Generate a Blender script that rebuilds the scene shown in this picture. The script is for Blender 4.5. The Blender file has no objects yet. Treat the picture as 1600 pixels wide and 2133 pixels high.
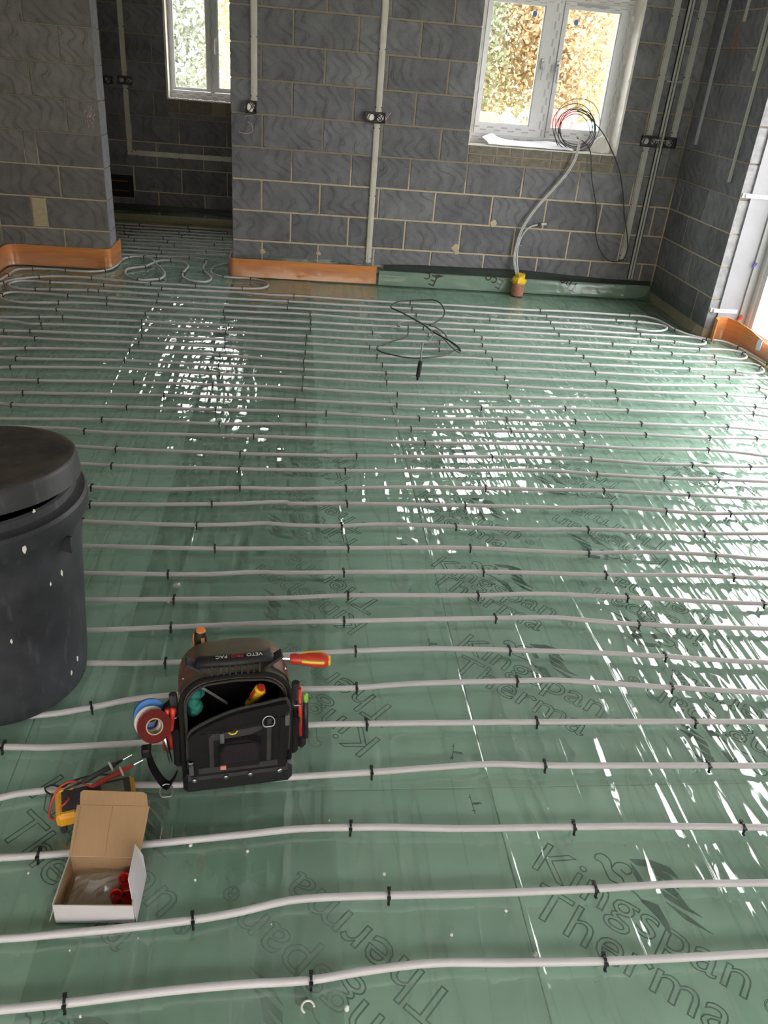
import bpy, math, random
import numpy as np
from mathutils import Vector, Matrix
random.seed(7); rng = np.random.default_rng(7)
scene = bpy.context.scene
col = scene.collection
R = math.radians

# ------------------------------------------------------------------ camera
cam_d = bpy.data.cameras.new('camera'); cam = bpy.data.objects.new('camera', cam_d); col.objects.link(cam)
cam_d.sensor_fit = 'HORIZONTAL'; cam_d.sensor_width = 36.0; cam_d.lens = 36.0 * 1669.19 / 1600.0
cam_d.clip_start = 0.05; cam_d.clip_end = 200
yaw, pitch, roll = 0.1350, 0.5127, 0.0884
fw = Vector((math.sin(yaw) * math.cos(pitch), math.cos(yaw) * math.cos(pitch), -math.sin(pitch)))
rt = Vector((math.cos(yaw), -math.sin(yaw), 0)); up = rt.cross(fw)
r2 = rt * math.cos(roll) + up * math.sin(roll); u2 = up * math.cos(roll) - rt * math.sin(roll)
m3 = Matrix((r2, u2, -fw)).transposed().to_4x4(); m3.translation = (0.4886, -6.6101, 1.6008)
cam.matrix_world = m3
scene.camera = cam

# ------------------------------------------------------------------ overcast daylight
world = bpy.data.worlds.new('overcast_sky'); scene.world = world; world.use_nodes = True
nt = world.node_tree
bg = nt.nodes['Background']; bg.inputs['Strength'].default_value = 5.0
bg.inputs['Color'].default_value = (1.0, 0.99, 0.98, 1)
scene.view_settings.view_transform = 'Standard'; scene.view_settings.look = 'None'
scene.view_settings.exposure = 1.2; scene.view_settings.gamma = 1.0
scene.view_settings.use_curve_mapping = False
cy = scene.cycles
cy.max_bounces = 8; cy.diffuse_bounces = 4; cy.glossy_bounces = 3; cy.transmission_bounces = 4; cy.transparent_max_bounces = 10
cy.caustics_reflective = False; cy.caustics_refractive = False; cy.sample_clamp_indirect = 6.0

# ------------------------------------------------------------------ materials
MATS = {}
class N:
    """small node-graph helper"""
    def __init__(s, name):
        s.m = bpy.data.materials.new(name); s.m.use_nodes = True; s.t = s.m.node_tree
        s.t.nodes.clear(); s.out = s.t.nodes.new('ShaderNodeOutputMaterial')
    def n(s, typ, **kw):
        nd = s.t.nodes.new('ShaderNode' + typ)
        for k, v in kw.items(): setattr(nd, k, v)
        return nd
    def l(s, a, b): s.t.links.new(a, b)
    def math(s, op, a, b=None, clamp=False):
        nd = s.n('Math', operation=op, use_clamp=clamp)
        for i, x in enumerate((a, b)):
            if x is None: continue
            if isinstance(x, (int, float)): nd.inputs[i].default_value = x
            else: s.l(x, nd.inputs[i])
        return nd.outputs[0]
    def noise(s, vec, scale, detail=3, rough=.55):
        nd = s.n('TexNoise'); nd.inputs['Scale'].default_value = scale; nd.inputs['Detail'].default_value = detail
        nd.inputs['Roughness'].default_value = rough
        if vec is not None: s.l(vec, nd.inputs['Vector'])
        return nd.outputs['Fac']
    def mapping(s, vec, loc=(0, 0, 0), rot=(0, 0, 0), scale=(1, 1, 1)):
        nd = s.n('Mapping'); nd.inputs['Location'].default_value = loc; nd.inputs['Rotation'].default_value = rot
        nd.inputs['Scale'].default_value = scale; s.l(vec, nd.inputs['Vector']); return nd.outputs[0]
    def ramp(s, fac, a, b, c0=(0, 0, 0, 1), c1=(1, 1, 1, 1)):
        nd = s.n('ValToRGB'); e = nd.color_ramp.elements
        e[0].position = a; e[1].position = b; e[0].color = c0; e[1].color = c1; s.l(fac, nd.inputs[0]); return nd.outputs[0]
    def mix(s, fac, a, b, typ='MIX'):
        nd = s.n('Mix', data_type='RGBA', blend_type=typ)
        for sock, x in ((nd.inputs[0], fac), (nd.inputs[6], a), (nd.inputs[7], b)):
            if isinstance(x, (int, float)): sock.default_value = x
            elif isinstance(x, tuple): sock.default_value = x if len(x) == 4 else (*x, 1)
            else: s.l(x, sock)
        return nd.outputs[2]
    def bump(s, h, strength, dist=.01, normal=None):
        nd = s.n('Bump'); nd.inputs['Strength'].default_value = strength; nd.inputs['Distance'].default_value = dist
        s.l(h, nd.inputs['Height'])
        if normal is not None: s.l(normal, nd.inputs['Normal'])
        return nd.outputs[0]
    def bsdf(s, color, rough=.6, metal=0., spec=.5, normal=None):
        nd = s.n('BsdfPrincipled')
        if isinstance(color, tuple): nd.inputs['Base Color'].default_value = color if len(color) == 4 else (*color, 1)
        else: s.l(color, nd.inputs['Base Color'])
        if isinstance(rough, (int, float)): nd.inputs['Roughness'].default_value = rough
        else: s.l(rough, nd.inputs['Roughness'])
        nd.inputs['Metallic'].default_value = metal; nd.inputs['Specular IOR Level'].default_value = spec
        if normal is not None: s.l(normal, nd.inputs['Normal'])
        return nd
    def done(s, sh):
        s.l(sh, s.out.inputs['Surface']); MATS[s.m.name] = s.m; return s.m

def simple(name, c, rough=.6, metal=0., spec=.5, var=.12, scale=30., bump=.0, bscale=80., bdist=.002):
    g = N(name); tc = g.n('TexCoord').outputs['Object']
    f = g.noise(tc, scale, 4)
    lo = tuple(x * (1 - var) for x in c); hi = tuple(min(1, x * (1 + var)) for x in c)
    cc = g.ramp(f, .3, .7, (*lo, 1), (*hi, 1))
    nrm = g.bump(g.noise(tc, bscale, 3), bump, bdist) if bump else None
    return g.done(g.bsdf(cc, rough, metal, spec, nrm).outputs[0])

def make_block_mat(name, base, dark, tint):
    g = N(name); tc = g.n('TexCoord').outputs['Object']; oi = g.n('ObjectInfo').outputs['Random']
    off = g.n('CombineXYZ'); g.l(g.math('MULTIPLY', oi, 37.), off.inputs[0]); g.l(g.math('MULTIPLY', oi, 11.), off.inputs[2])
    add = g.n('VectorMath', operation='ADD'); g.l(tc, add.inputs[0]); g.l(off.outputs[0], add.inputs[1]); v = add.outputs[0]
    sp = g.n('SeparateXYZ'); g.l(tc, sp.inputs[0]); x, z = sp.outputs[0], sp.outputs[2]
    n1 = g.noise(v, 5., 2); n2 = g.noise(v, 2.2, 2)
    ph = g.math('MULTIPLY', oi, 40.)
    arg = g.math('ADD', g.math('MULTIPLY', z, 30.), g.math('ADD', ph, g.math('MULTIPLY', n1, 5.)))
    sn = g.math('MULTIPLY', g.math('SINE', arg), .42)
    t = g.math('ADD', g.math('MULTIPLY', x, 11.), g.math('ADD', sn, g.math('ADD', g.math('MULTIPLY', n2, 3.2), g.math('MULTIPLY', z, 5.))))
    fr = g.math('FRACT', t)
    s1 = g.math('ABSOLUTE', g.math('SUBTRACT', fr, .5))
    s2 = g.math('ABSOLUTE', g.math('SUBTRACT', fr, .66))
    l1 = g.ramp(s1, .0, .045, (1, 1, 1, 1), (0, 0, 0, 1)); l2 = g.ramp(s2, .0, .04, (1, 1, 1, 1), (0, 0, 0, 1))
    msk = g.ramp(g.noise(v, 6., 2), .42, .6)
    soft = g.ramp(s1, .0, .3, (1, 1, 1, 1), (0, 0, 0, 1))
    lines = g.math('MULTIPLY', g.math('MAXIMUM', g.math('MULTIPLY', l1, .9), g.math('MAXIMUM', g.math('MULTIPLY', l2, .7), g.math('MULTIPLY', soft, .28))), g.math('ADD', g.math('MULTIPLY', msk, .7), .3))
    blot = g.ramp(g.noise(v, 7., 3), .35, .7)
    cA = g.mix(blot, base, tint)
    val = g.math('ADD', g.math('MULTIPLY', oi, .36), .80)
    hs = g.n('HueSaturation'); g.l(val, hs.inputs['Value']); g.l(cA, hs.inputs['Color'])
    c = g.mix(lines, hs.outputs[0], dark)
    pits = g.ramp(g.noise(v, 60., 2), .71, .76)
    c = g.mix(g.math('MULTIPLY', pits, .8), c, (.015, .015, .016, 1))
    grain = g.noise(v, 160., 2)
    c = g.mix(.14, c, g.ramp(grain, .3, .7, (.03, .03, .03, 1), (.5, .5, .5, 1)))
    h = g.math('SUBTRACT', g.math('MULTIPLY', grain, .25), g.math('ADD', g.math('MULTIPLY', l1, .5), pits))
    return g.done(g.bsdf(c, .92, 0, .2, g.bump(h, .35, .003)).outputs[0])

make_block_mat('concrete_block', (.215, .214, .236, 1), (.026, .026, .031, 1), (.130, .130, .148, 1))
make_block_mat('concrete_block_warm', (.255, .238, .230, 1), (.040, .038, .038, 1), (.175, .165, .162, 1))
simple('cut_block_lit', (.30, .30, .32), .95, 0, .2, .2, 25, .4, 120)  # paler than the blocks: sawn face plus the light falling on it

def make_mortar():
    g = N('mortar'); tc = g.n('TexCoord').outputs['Object']
    sp = g.n('SeparateXYZ'); g.l(tc, sp.inputs[0])
    zz = g.math('ADD', sp.outputs[2], g.math('MULTIPLY', g.noise(tc, 2.5, 2), .25))
    f = g.ramp(zz, .95, 1.1)                     # greyer and darker in the upper courses
    c = g.mix(f, (.72, .595, .41, 1), (.36, .305, .225, 1))
    c = g.mix(g.math('MULTIPLY', g.noise(tc, 40, 4), .5), c, (.12, .10, .08, 1))
    return g.done(g.bsdf(c, .95, 0, .2, g.bump(g.noise(tc, 120, 3), .5, .004)).outputs[0])
make_mortar()
simple('dark_void', (.01, .01, .011), .9)
simple('white_upvc', (.72, .72, .75), .35, 0, .5, .04)
simple('cream_pvc', (.62, .595, .53), .45, 0, .4, .08, 12)
simple('grey_pvc', (.46, .455, .43), .5, 0, .4, .08, 12)
simple('bright_pipe', (.585, .557, .578), .42, 0, .4, .05, 9)
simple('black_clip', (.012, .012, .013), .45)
simple('nail_black', (.02, .02, .02), .5)
simple('galv_steel', (.42, .43, .44), .38, .85, .5, .25, 20)
simple('box_dark', (.05, .05, .055), .55)
simple('copper', (.85, .38, .20), .25, .9)
simple('copper_wire', (.26, .12, .07), .6)
simple('terracotta', (.42, .19, .13), .75, 0, .3, .15, 20)
simple('yellow_plastic', (.86, .58, .05), .35, 0, .5, .15, 25, .3, 40)
simple('paper', (.86, .86, .93), .8, 0, .2, .03)
simple('black_rubber', (.014, .014, .015), .5)
simple('grey_cable', (.22, .22, .21), .5)
simple('black_cable', (.045, .043, .04), .45)
simple('white_cable', (.62, .62, .60), .4)
simple('foam_white', (.85, .82, .76), .8, 0, .2, .1, 30)
simple('reveal_white', (.80, .77, .72), .8, 0, .2, .12, 14, .3, 40)
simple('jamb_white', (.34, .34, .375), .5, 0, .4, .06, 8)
simple('frame_grey', (.40, .41, .42), .4, 0, .5, .06)
simple('dpc_black', (.012, .014, .014), .4, 0, .4, .2, 12, .3, 25, .01)
simple('chalk_pink', (.72, .42, .54), .95)
simple('print_green', (.02, .09, .06), .7, 0, .2, .1)
simple('print_brown', (.05, .02, .022), .7, 0, .2, .1)
simple('upstand_green', (.33, .41, .35), .55, 0, .3, .1, 8)
simple('plaster_ceiling', (.42, .41, .40), .9)
simple('brick_cut', (.20, .18, .155), .95, 0, .2, .25, 30, .4, 90)

def make_orange():
    g = N('orange_strip'); tc = g.n('TexCoord').outputs['Object']
    w = g.mapping(tc, scale=(2, 2, 26))
    f = g.noise(w, 2.2, 3)
    c = g.ramp(f, .3, .75, (.62, .225, .065, 1), (.78, .32, .115, 1))
    return g.done(g.bsdf(c, .28, 0, .5, g.bump(g.noise(g.mapping(tc, scale=(3, 3, 8)), 5, 3), .25, .006)).outputs[0])
make_orange()

def make_board():
    g = N('insulation_facing'); tc = g.n('TexCoord').outputs['Object']; ge = g.n('NewGeometry').outputs['Position']
    f = g.noise(g.mapping(ge, rot=(0, 0, .9), scale=(1, 2.6, 1)), 1.5, 5, .6)
    c = g.ramp(f, .28, .75, (.40, .57, .46, 1), (.60, .745, .64, 1))
    f2 = g.noise(ge, 9, 4)
    c = g.mix(g.math('MULTIPLY', g.ramp(f2, .55, .75), .28), c, (.36, .44, .36, 1))
    oi = g.n('ObjectInfo').outputs['Random']
    hs = g.n('HueSaturation'); g.l(g.math('ADD', g.math('MULTIPLY', oi, .14), .93), hs.inputs['Value']); g.l(c, hs.inputs['Color'])
    # fine printed setting-out grid of small ticks
    return g.done(g.bsdf(hs.outputs[0], .5, 0, .3).outputs[0])
make_board()

def make_sheet(name, haze, tintc, hcol, rough=.045, bs=1., f0=.095, light_streak=1.):
    g = N(name); ge = g.n('NewGeometry').outputs['Position']
    a = g.noise(g.mapping(ge, rot=(0, 0, R(12)), scale=(1, .11, 1)), 14, 1, .5)
    b = g.noise(g.mapping(ge, rot=(0, 0, R(-30)), scale=(1, .22, 1)), 8, 1, .5)
    c = g.noise(ge, 8.5, 1, .5)
    d = g.noise(g.mapping(ge, rot=(0, 0, R(72)), scale=(1, .2, 1)), 7.5, 1, .5)
    mk = g.ramp(g.noise(ge, 1.3, 0), .35, .65)
    rid = lambda f: g.math('SUBTRACT', 1.0, g.math('MULTIPLY', g.math('ABSOLUTE', g.math('SUBTRACT', f, .5)), 3.0))
    h = g.math('ADD', g.math('MULTIPLY', rid(a), .60), g.math('ADD', g.math('MULTIPLY', g.math('MULTIPLY', rid(b), mk), .7), g.math('ADD', g.math('MULTIPLY', c, .8), g.math('MULTIPLY', g.math('MULTIPLY', rid(d), g.math('SUBTRACT', 1.0, mk)), .7))))
    nrm = g.bump(h, bs, .0098)
    dp = g.n('VectorMath', operation='DOT_PRODUCT'); g.l(nrm, dp.inputs[0]); g.l(g.n('NewGeometry').outputs['Incoming'], dp.inputs[1])
    fz = g.math('ADD', f0, g.math('MULTIPLY', 1 - f0, g.math('POWER', g.math('SUBTRACT', 1.0, g.math('ABSOLUTE', dp.outputs['Value'])), 5.0)), True)
    gl = g.n('BsdfGlossy'); gl.inputs['Roughness'].default_value = rough; g.l(nrm, gl.inputs['Normal']); gl.inputs['Color'].default_value = (1, 1, 1, 1)
    tr = g.n('BsdfTransparent'); tr.inputs['Color'].default_value = tintc
    df = g.n('BsdfDiffuse'); df.inputs['Color'].default_value = hcol; g.l(nrm, df.inputs['Normal'])
    m1 = g.n('MixShader'); 
    ck = g.math('POWER', g.math('MAXIMUM', rid(g.noise(g.mapping(ge, rot=(0, 0, R(-14)), scale=(1, .10, 1)), 5, 2, .6)), 0.0), 34.0)
    ck2 = g.math('POWER', g.math('MAXIMUM', rid(g.noise(g.mapping(ge, rot=(0, 0, R(38)), scale=(1, .16, 1)), 3.5, 2, .6)), 0.0), 40.0)
    blo = g.ramp(g.noise(ge, 2.2, 2, .65), .3, .75)
    hz = g.math('ADD', haze * .75, g.math('ADD', g.math('MULTIPLY', blo, haze * .4), g.math('MULTIPLY', g.math('MAXIMUM', ck, ck2), .16 * light_streak)), True)  # milky crease lines, also painting in light streaks and fold shading
    g.l(hz, m1.inputs[0]); g.l(tr.outputs[0], m1.inputs[1]); g.l(df.outputs[0], m1.inputs[2])
    m2 = g.n('MixShader'); g.l(fz, m2.inputs[0]); g.l(m1.outputs[0], m2.inputs[1]); g.l(gl.outputs[0], m2.inputs[2])
    return g.done(m2.outputs[0])
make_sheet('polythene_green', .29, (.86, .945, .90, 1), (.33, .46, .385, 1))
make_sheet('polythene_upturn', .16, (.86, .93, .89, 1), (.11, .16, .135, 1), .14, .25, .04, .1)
make_sheet('clear_film', .28, (.93, .93, .93, 1), (.75, .72, .68, 1), .1, .5, .06, .5)
make_sheet('skirt_film', .05, (.97, .96, .95, 1), (.8, .7, .6, 1), .15, .2, .05, .25)

def make_glass():
    g = N('window_glass')
    ge = g.n('NewGeometry'); dp = g.n('VectorMath', operation='DOT_PRODUCT'); g.l(ge.outputs['Normal'], dp.inputs[0]); g.l(ge.outputs['Incoming'], dp.inputs[1])
    fz = g.math('ADD', .04, g.math('MULTIPLY', .96, g.math('POWER', g.math('SUBTRACT', 1.0, g.math('ABSOLUTE', dp.outputs['Value'])), 5.0)))
    tr = g.n('BsdfTransparent'); tr.inputs['Color'].default_value = (.975, .985, .98, 1)
    gl = g.n('BsdfGlossy'); gl.inputs['Roughness'].default_value = .01
    m = g.n('MixShader'); g.l(fz, m.inputs[0]); g.l(tr.outputs[0], m.inputs[1]); g.l(gl.outputs[0], m.inputs[2])
    return g.done(m.outputs[0])
make_glass()

def make_taped():
    """white frame under protective tape printed with grey dashes; uv: u along the bar in metres, v across 0..1"""
    g = N('taped_upvc'); uv = g.n('UVMap').outputs[0]
    sp = g.n('SeparateXYZ'); g.l(uv, sp.inputs[0]); u, v = sp.outputs[0], sp.outputs[1]
    def dashes(off, lo, hi):
        f = g.math('FRACT', g.math('ADD', g.math('MULTIPLY', u, 9.0), off))
        a = g.math('LESS_THAN', f, .46)
        b = g.math('MULTIPLY', g.math('GREATER_THAN', v, lo), g.math('LESS_THAN', v, hi))
        return g.math('MULTIPLY', a, b)
    d = g.math('MAXIMUM', dashes(0., .28, .44), dashes(.5, .56, .72))
    c = g.mix(g.math('MULTIPLY', d, .75), (.70, .70, .73, 1), (.38, .37, .40, 1))
    return g.done(g.bsdf(c, .35, 0, .5).outputs[0])
make_taped()

# ------------------------------------------------------------------ mesh helpers
class MB:
    def __init__(s): s.v = []; s.f = []; s.uv = None
    def add(s, vs, fs):
        o = len(s.v); s.v.extend([tuple(map(float, p)) for p in vs]); s.f.extend([tuple(i + o for i in f) for f in fs]); return s
    def box(s, x0, x1, y0, y1, z0, z1):
        return s.add([(x0, y0, z0), (x1, y0, z0), (x1, y1, z0), (x0, y1, z0), (x0, y0, z1), (x1, y0, z1), (x1, y1, z1), (x0, y1, z1)],
                     [(0, 3, 2, 1), (4, 5, 6, 7), (0, 1, 5, 4), (1, 2, 6, 5), (2, 3, 7, 6), (3, 0, 4, 7)])
    def obox(s, c, ax, ay, az, hx, hy, hz):
        c, ax, ay, az = Vector(c), Vector(ax), Vector(ay), Vector(az)
        p = [c + ax * (sx * hx) + ay * (sy * hy) + az * (sz * hz) for sz in (-1, 1) for sx, sy in ((-1, -1), (1, -1), (1, 1), (-1, 1))]
        return s.add(p, [(0, 3, 2, 1), (4, 5, 6, 7), (0, 1, 5, 4), (1, 2, 6, 5), (2, 3, 7, 6), (3, 0, 4, 7)])
    def rbox(s, x0, x1, y0, y1, z0, z1, r):
        """box with all edges chamfered by r (24 verts)"""
        vs = []; idx = {}
        for i, x in enumerate((x0, x1)):
            for j, y in enumerate((y0, y1)):
                for k, z in enumerate((z0, z1)):
                    sx, sy, sz = (r, -r)[i], (r, -r)[j], (r, -r)[k]
                    idx[i, j, k, 0] = len(vs); vs.append((x, y + sy, z + sz))
                    idx[i, j, k, 1] = len(vs); vs.append((x + sx, y, z + sz))
                    idx[i, j, k, 2] = len(vs); vs.append((x + sx, y + sy, z))
        fs = []
        for i in (0, 1): fs.append(tuple(idx[i, j, k, 0] for j, k in ((0, 0), (1, 0), (1, 1), (0, 1))))
        for j in (0, 1): fs.append(tuple(idx[i, j, k, 1] for i, k in ((0, 0), (1, 0), (1, 1), (0, 1))))
        for k in (0, 1): fs.append(tuple(idx[i, j, k, 2] for i, j in ((0, 0), (1, 0), (1, 1), (0, 1))))
        for i in (0, 1):
            for j in (0, 1): fs.append((idx[i, j, 0, 0], idx[i, j, 1, 0], idx[i, j, 1, 1], idx[i, j, 0, 1]))
            for k in (0, 1): fs.append((idx[i, 0, k, 0], idx[i, 1, k, 0], idx[i, 1, k, 2], idx[i, 0, k, 2]))
        for j in (0, 1):
            for k in (0, 1): fs.append((idx[0, j, k, 1], idx[1, j, k, 1], idx[1, j, k, 2], idx[0, j, k, 2]))
        for i in (0, 1):
            for j in (0, 1):
                for k in (0, 1): fs.append((idx[i, j, k, 0], idx[i, j, k, 1], idx[i, j, k, 2]))
        return s.add(vs, fs)
    def tube(s, path, r, n=8, caps=True, flat=None):
        P = [Vector(p) for p in path]; rs = r if isinstance(r, (list, tuple)) else [r] * len(P)
        o = len(s.v); prev = None
        for i, p in enumerate(P):
            t = (P[min(i + 1, len(P) - 1)] - P[max(i - 1, 0)])
            t = t.normalized() if t.length > 1e-9 else Vector((1, 0, 0))
            if prev is None:
                a = Vector((0, 0, 1)) if abs(t.z) < .9 else Vector((1, 0, 0)); b = t.cross(a).normalized()
            else: b = (prev - t * prev.dot(t)).normalized()
            prev = b; c = t.cross(b)
            for k in range(n):
                an = 2 * math.pi * k / n
                s.v.append(tuple(p + b * (math.cos(an) * rs[i]) + c * (math.sin(an) * rs[i] * (flat or 1))))
        for i in range(len(P) - 1):
            for k in range(n):
                k2 = (k + 1) % n; s.f.append((o + i * n + k, o + i * n + k2, o + (i + 1) * n + k2, o + (i + 1) * n + k))
        if caps:
            s.f.append(tuple(o + k for k in range(n))[::-1]); e = o + (len(P) - 1) * n; s.f.append(tuple(e + k for k in range(n)))
        return s
    def lathe(s, prof, n=32, c=(0, 0), a0=0, a1=2 * math.pi, M=None):
        full = abs(a1 - a0 - 2 * math.pi) < 1e-6; cnt = n if full else n + 1; o = len(s.v)
        for r, z in prof:
            for k in range(cnt):
                an = a0 + (a1 - a0) * k / n; p = Vector((c[0] + r * math.cos(an), c[1] + r * math.sin(an), z))
                s.v.append(tuple(M @ p if M else p))
        for i in range(len(prof) - 1):
            for k in range(n):
                k2 = (k + 1) % cnt; s.f.append((o + i * cnt + k, o + i * cnt + k2, o + (i + 1) * cnt + k2, o + (i + 1) * cnt + k))
        return s
    def prism(s, poly, f0, f1):
        """poly: 2-D points; f0,f1: functions mapping (a,b) to a 3-D point on the two faces"""
        n = len(poly); o = len(s.v)
        s.v.extend(tuple(f0(*p)) for p in poly); s.v.extend(tuple(f1(*p)) for p in poly)
        s.f.append(tuple(o + i for i in range(n))[::-1]); s.f.append(tuple(o + n + i for i in range(n)))
        for i in range(n): j = (i + 1) % n; s.f.append((o + i, o + j, o + n + j, o + n + i))
        return s
    def ribbon(s, path, z0, z1, th):
        """vertical band following an xy path, with thickness"""
        P = [Vector((p[0], p[1], 0)) for p in path]; o = len(s.v); n = len(P)
        zs0 = z0 if isinstance(z0, (list, tuple)) else [z0] * n; zs1 = z1 if isinstance(z1, (list, tuple)) else [z1] * n
        for i, p in enumerate(P):
            t = (P[min(i + 1, n - 1)] - P[max(i - 1, 0)]).normalized(); nn = Vector((-t.y, t.x, 0)) * (th / 2)
            for q, z in ((p - nn, zs0[i]), (p + nn, zs0[i]), (p + nn, zs1[i]), (p - nn, zs1[i])): s.v.append((q.x, q.y, z))
        for i in range(n - 1):
            for k in range(4): k2 = (k + 1) % 4; s.f.append((o + 4 * i + k, o + 4 * i + k2, o + 4 * i + 4 + k2, o + 4 * i + 4 + k))
        s.f.append((o, o + 1, o + 2, o + 3)); e = o + 4 * (n - 1); s.f.append((e + 3, e + 2, e + 1, e))
        return s
    def mesh(s, name, smooth=False):
        me = bpy.data.meshes.new(name); me.from_pydata(s.v, [], s.f); me.update()
        if smooth: me.polygons.foreach_set('use_smooth', [True] * len(me.polygons))
        return me
    def build(s, name, mat, parent=None, smooth=False, loc=None):
        return link(name, s.mesh(name, smooth), mat, parent, loc)

def link(name, me, mat, parent=None, loc=None):
    if mat and not me.materials: me.materials.append(MATS[mat])
    o = bpy.data.objects.new(name, me); col.objects.link(o)
    if parent: o.parent = parent
    if loc: o.location = loc
    return o
def smooth_by_angle(o, deg=35):
    me = o.data; me.polygons.foreach_set('use_smooth', [True] * len(me.polygons))
    try: me.set_sharp_from_angle(angle=R(deg))
    except Exception: pass
    return o
def tag(o, label, cat, group=None, kind=None):
    o['label'] = label
    if cat: o['category'] = cat
    if group: o['group'] = group
    if kind: o['kind'] = kind
    return o
def empty(name, loc=(0, 0, 0), rz=0.):
    o = bpy.data.objects.new(name, None); col.objects.link(o); o.location = loc; o.rotation_euler = (0, 0, rz); o.empty_display_size = .1; return o
def structure(o): o['kind'] = 'structure'; return o
def spline(pts, step=.03, closed=False):
    """Catmull-Rom through the points (centripetal), resampled"""
    P = [Vector(p) for p in pts]; out = []
    ext = [P[0] * 2 - P[1]] + P + [P[-1] * 2 - P[-2]]
    for i in range(1, len(ext) - 2):
        p0, p1, p2, p3 = ext[i - 1:i + 3]; d = (p2 - p1).length
        n = max(1, min(40, int(round(d / step))))
        t0 = 0; t1 = max((p1 - p0).length, 1e-6) ** .5; t2 = t1 + max(d, 1e-6) ** .5; t3 = t2 + max((p3 - p2).length, 1e-6) ** .5
        for k in range(n):
            t = t1 + (t2 - t1) * k / n
            A1 = p0 * ((t1 - t) / (t1 - t0)) + p1 * ((t - t0) / (t1 - t0)); A2 = p1 * ((t2 - t) / (t2 - t1)) + p2 * ((t - t1) / (t2 - t1)); A3 = p2 * ((t3 - t) / (t3 - t2)) + p3 * ((t - t2) / (t3 - t2))
            B1 = A1 * ((t2 - t) / (t2 - t0)) + A2 * ((t - t0) / (t2 - t0)); B2 = A2 * ((t3 - t) / (t3 - t1)) + A3 * ((t - t1) / (t3 - t1))
            out.append(B1 * ((t2 - t) / (t2 - t1)) + B2 * ((t - t1) / (t2 - t1)))
    out.append(P[-1]); return out
def text_mesh(body, size, outline=None, extrude=.0004, spacing=1.0):
    cu = bpy.data.curves.new('lettering', 'FONT'); cu.body = body; cu.size = size; cu.space_character = spacing; cu.resolution_u = 3
    if outline: cu.fill_mode = 'NONE'; cu.bevel_depth = outline; cu.bevel_resolution = 0
    else: cu.extrude = extrude
    ob = bpy.data.objects.new('lettering_tmp', cu); col.objects.link(ob)
    dg = bpy.context.evaluated_depsgraph_get(); me = bpy.data.meshes.new_from_object(ob.evaluated_get(dg))
    bpy.data.objects.remove(ob); bpy.data.curves.remove(cu); return me
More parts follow.
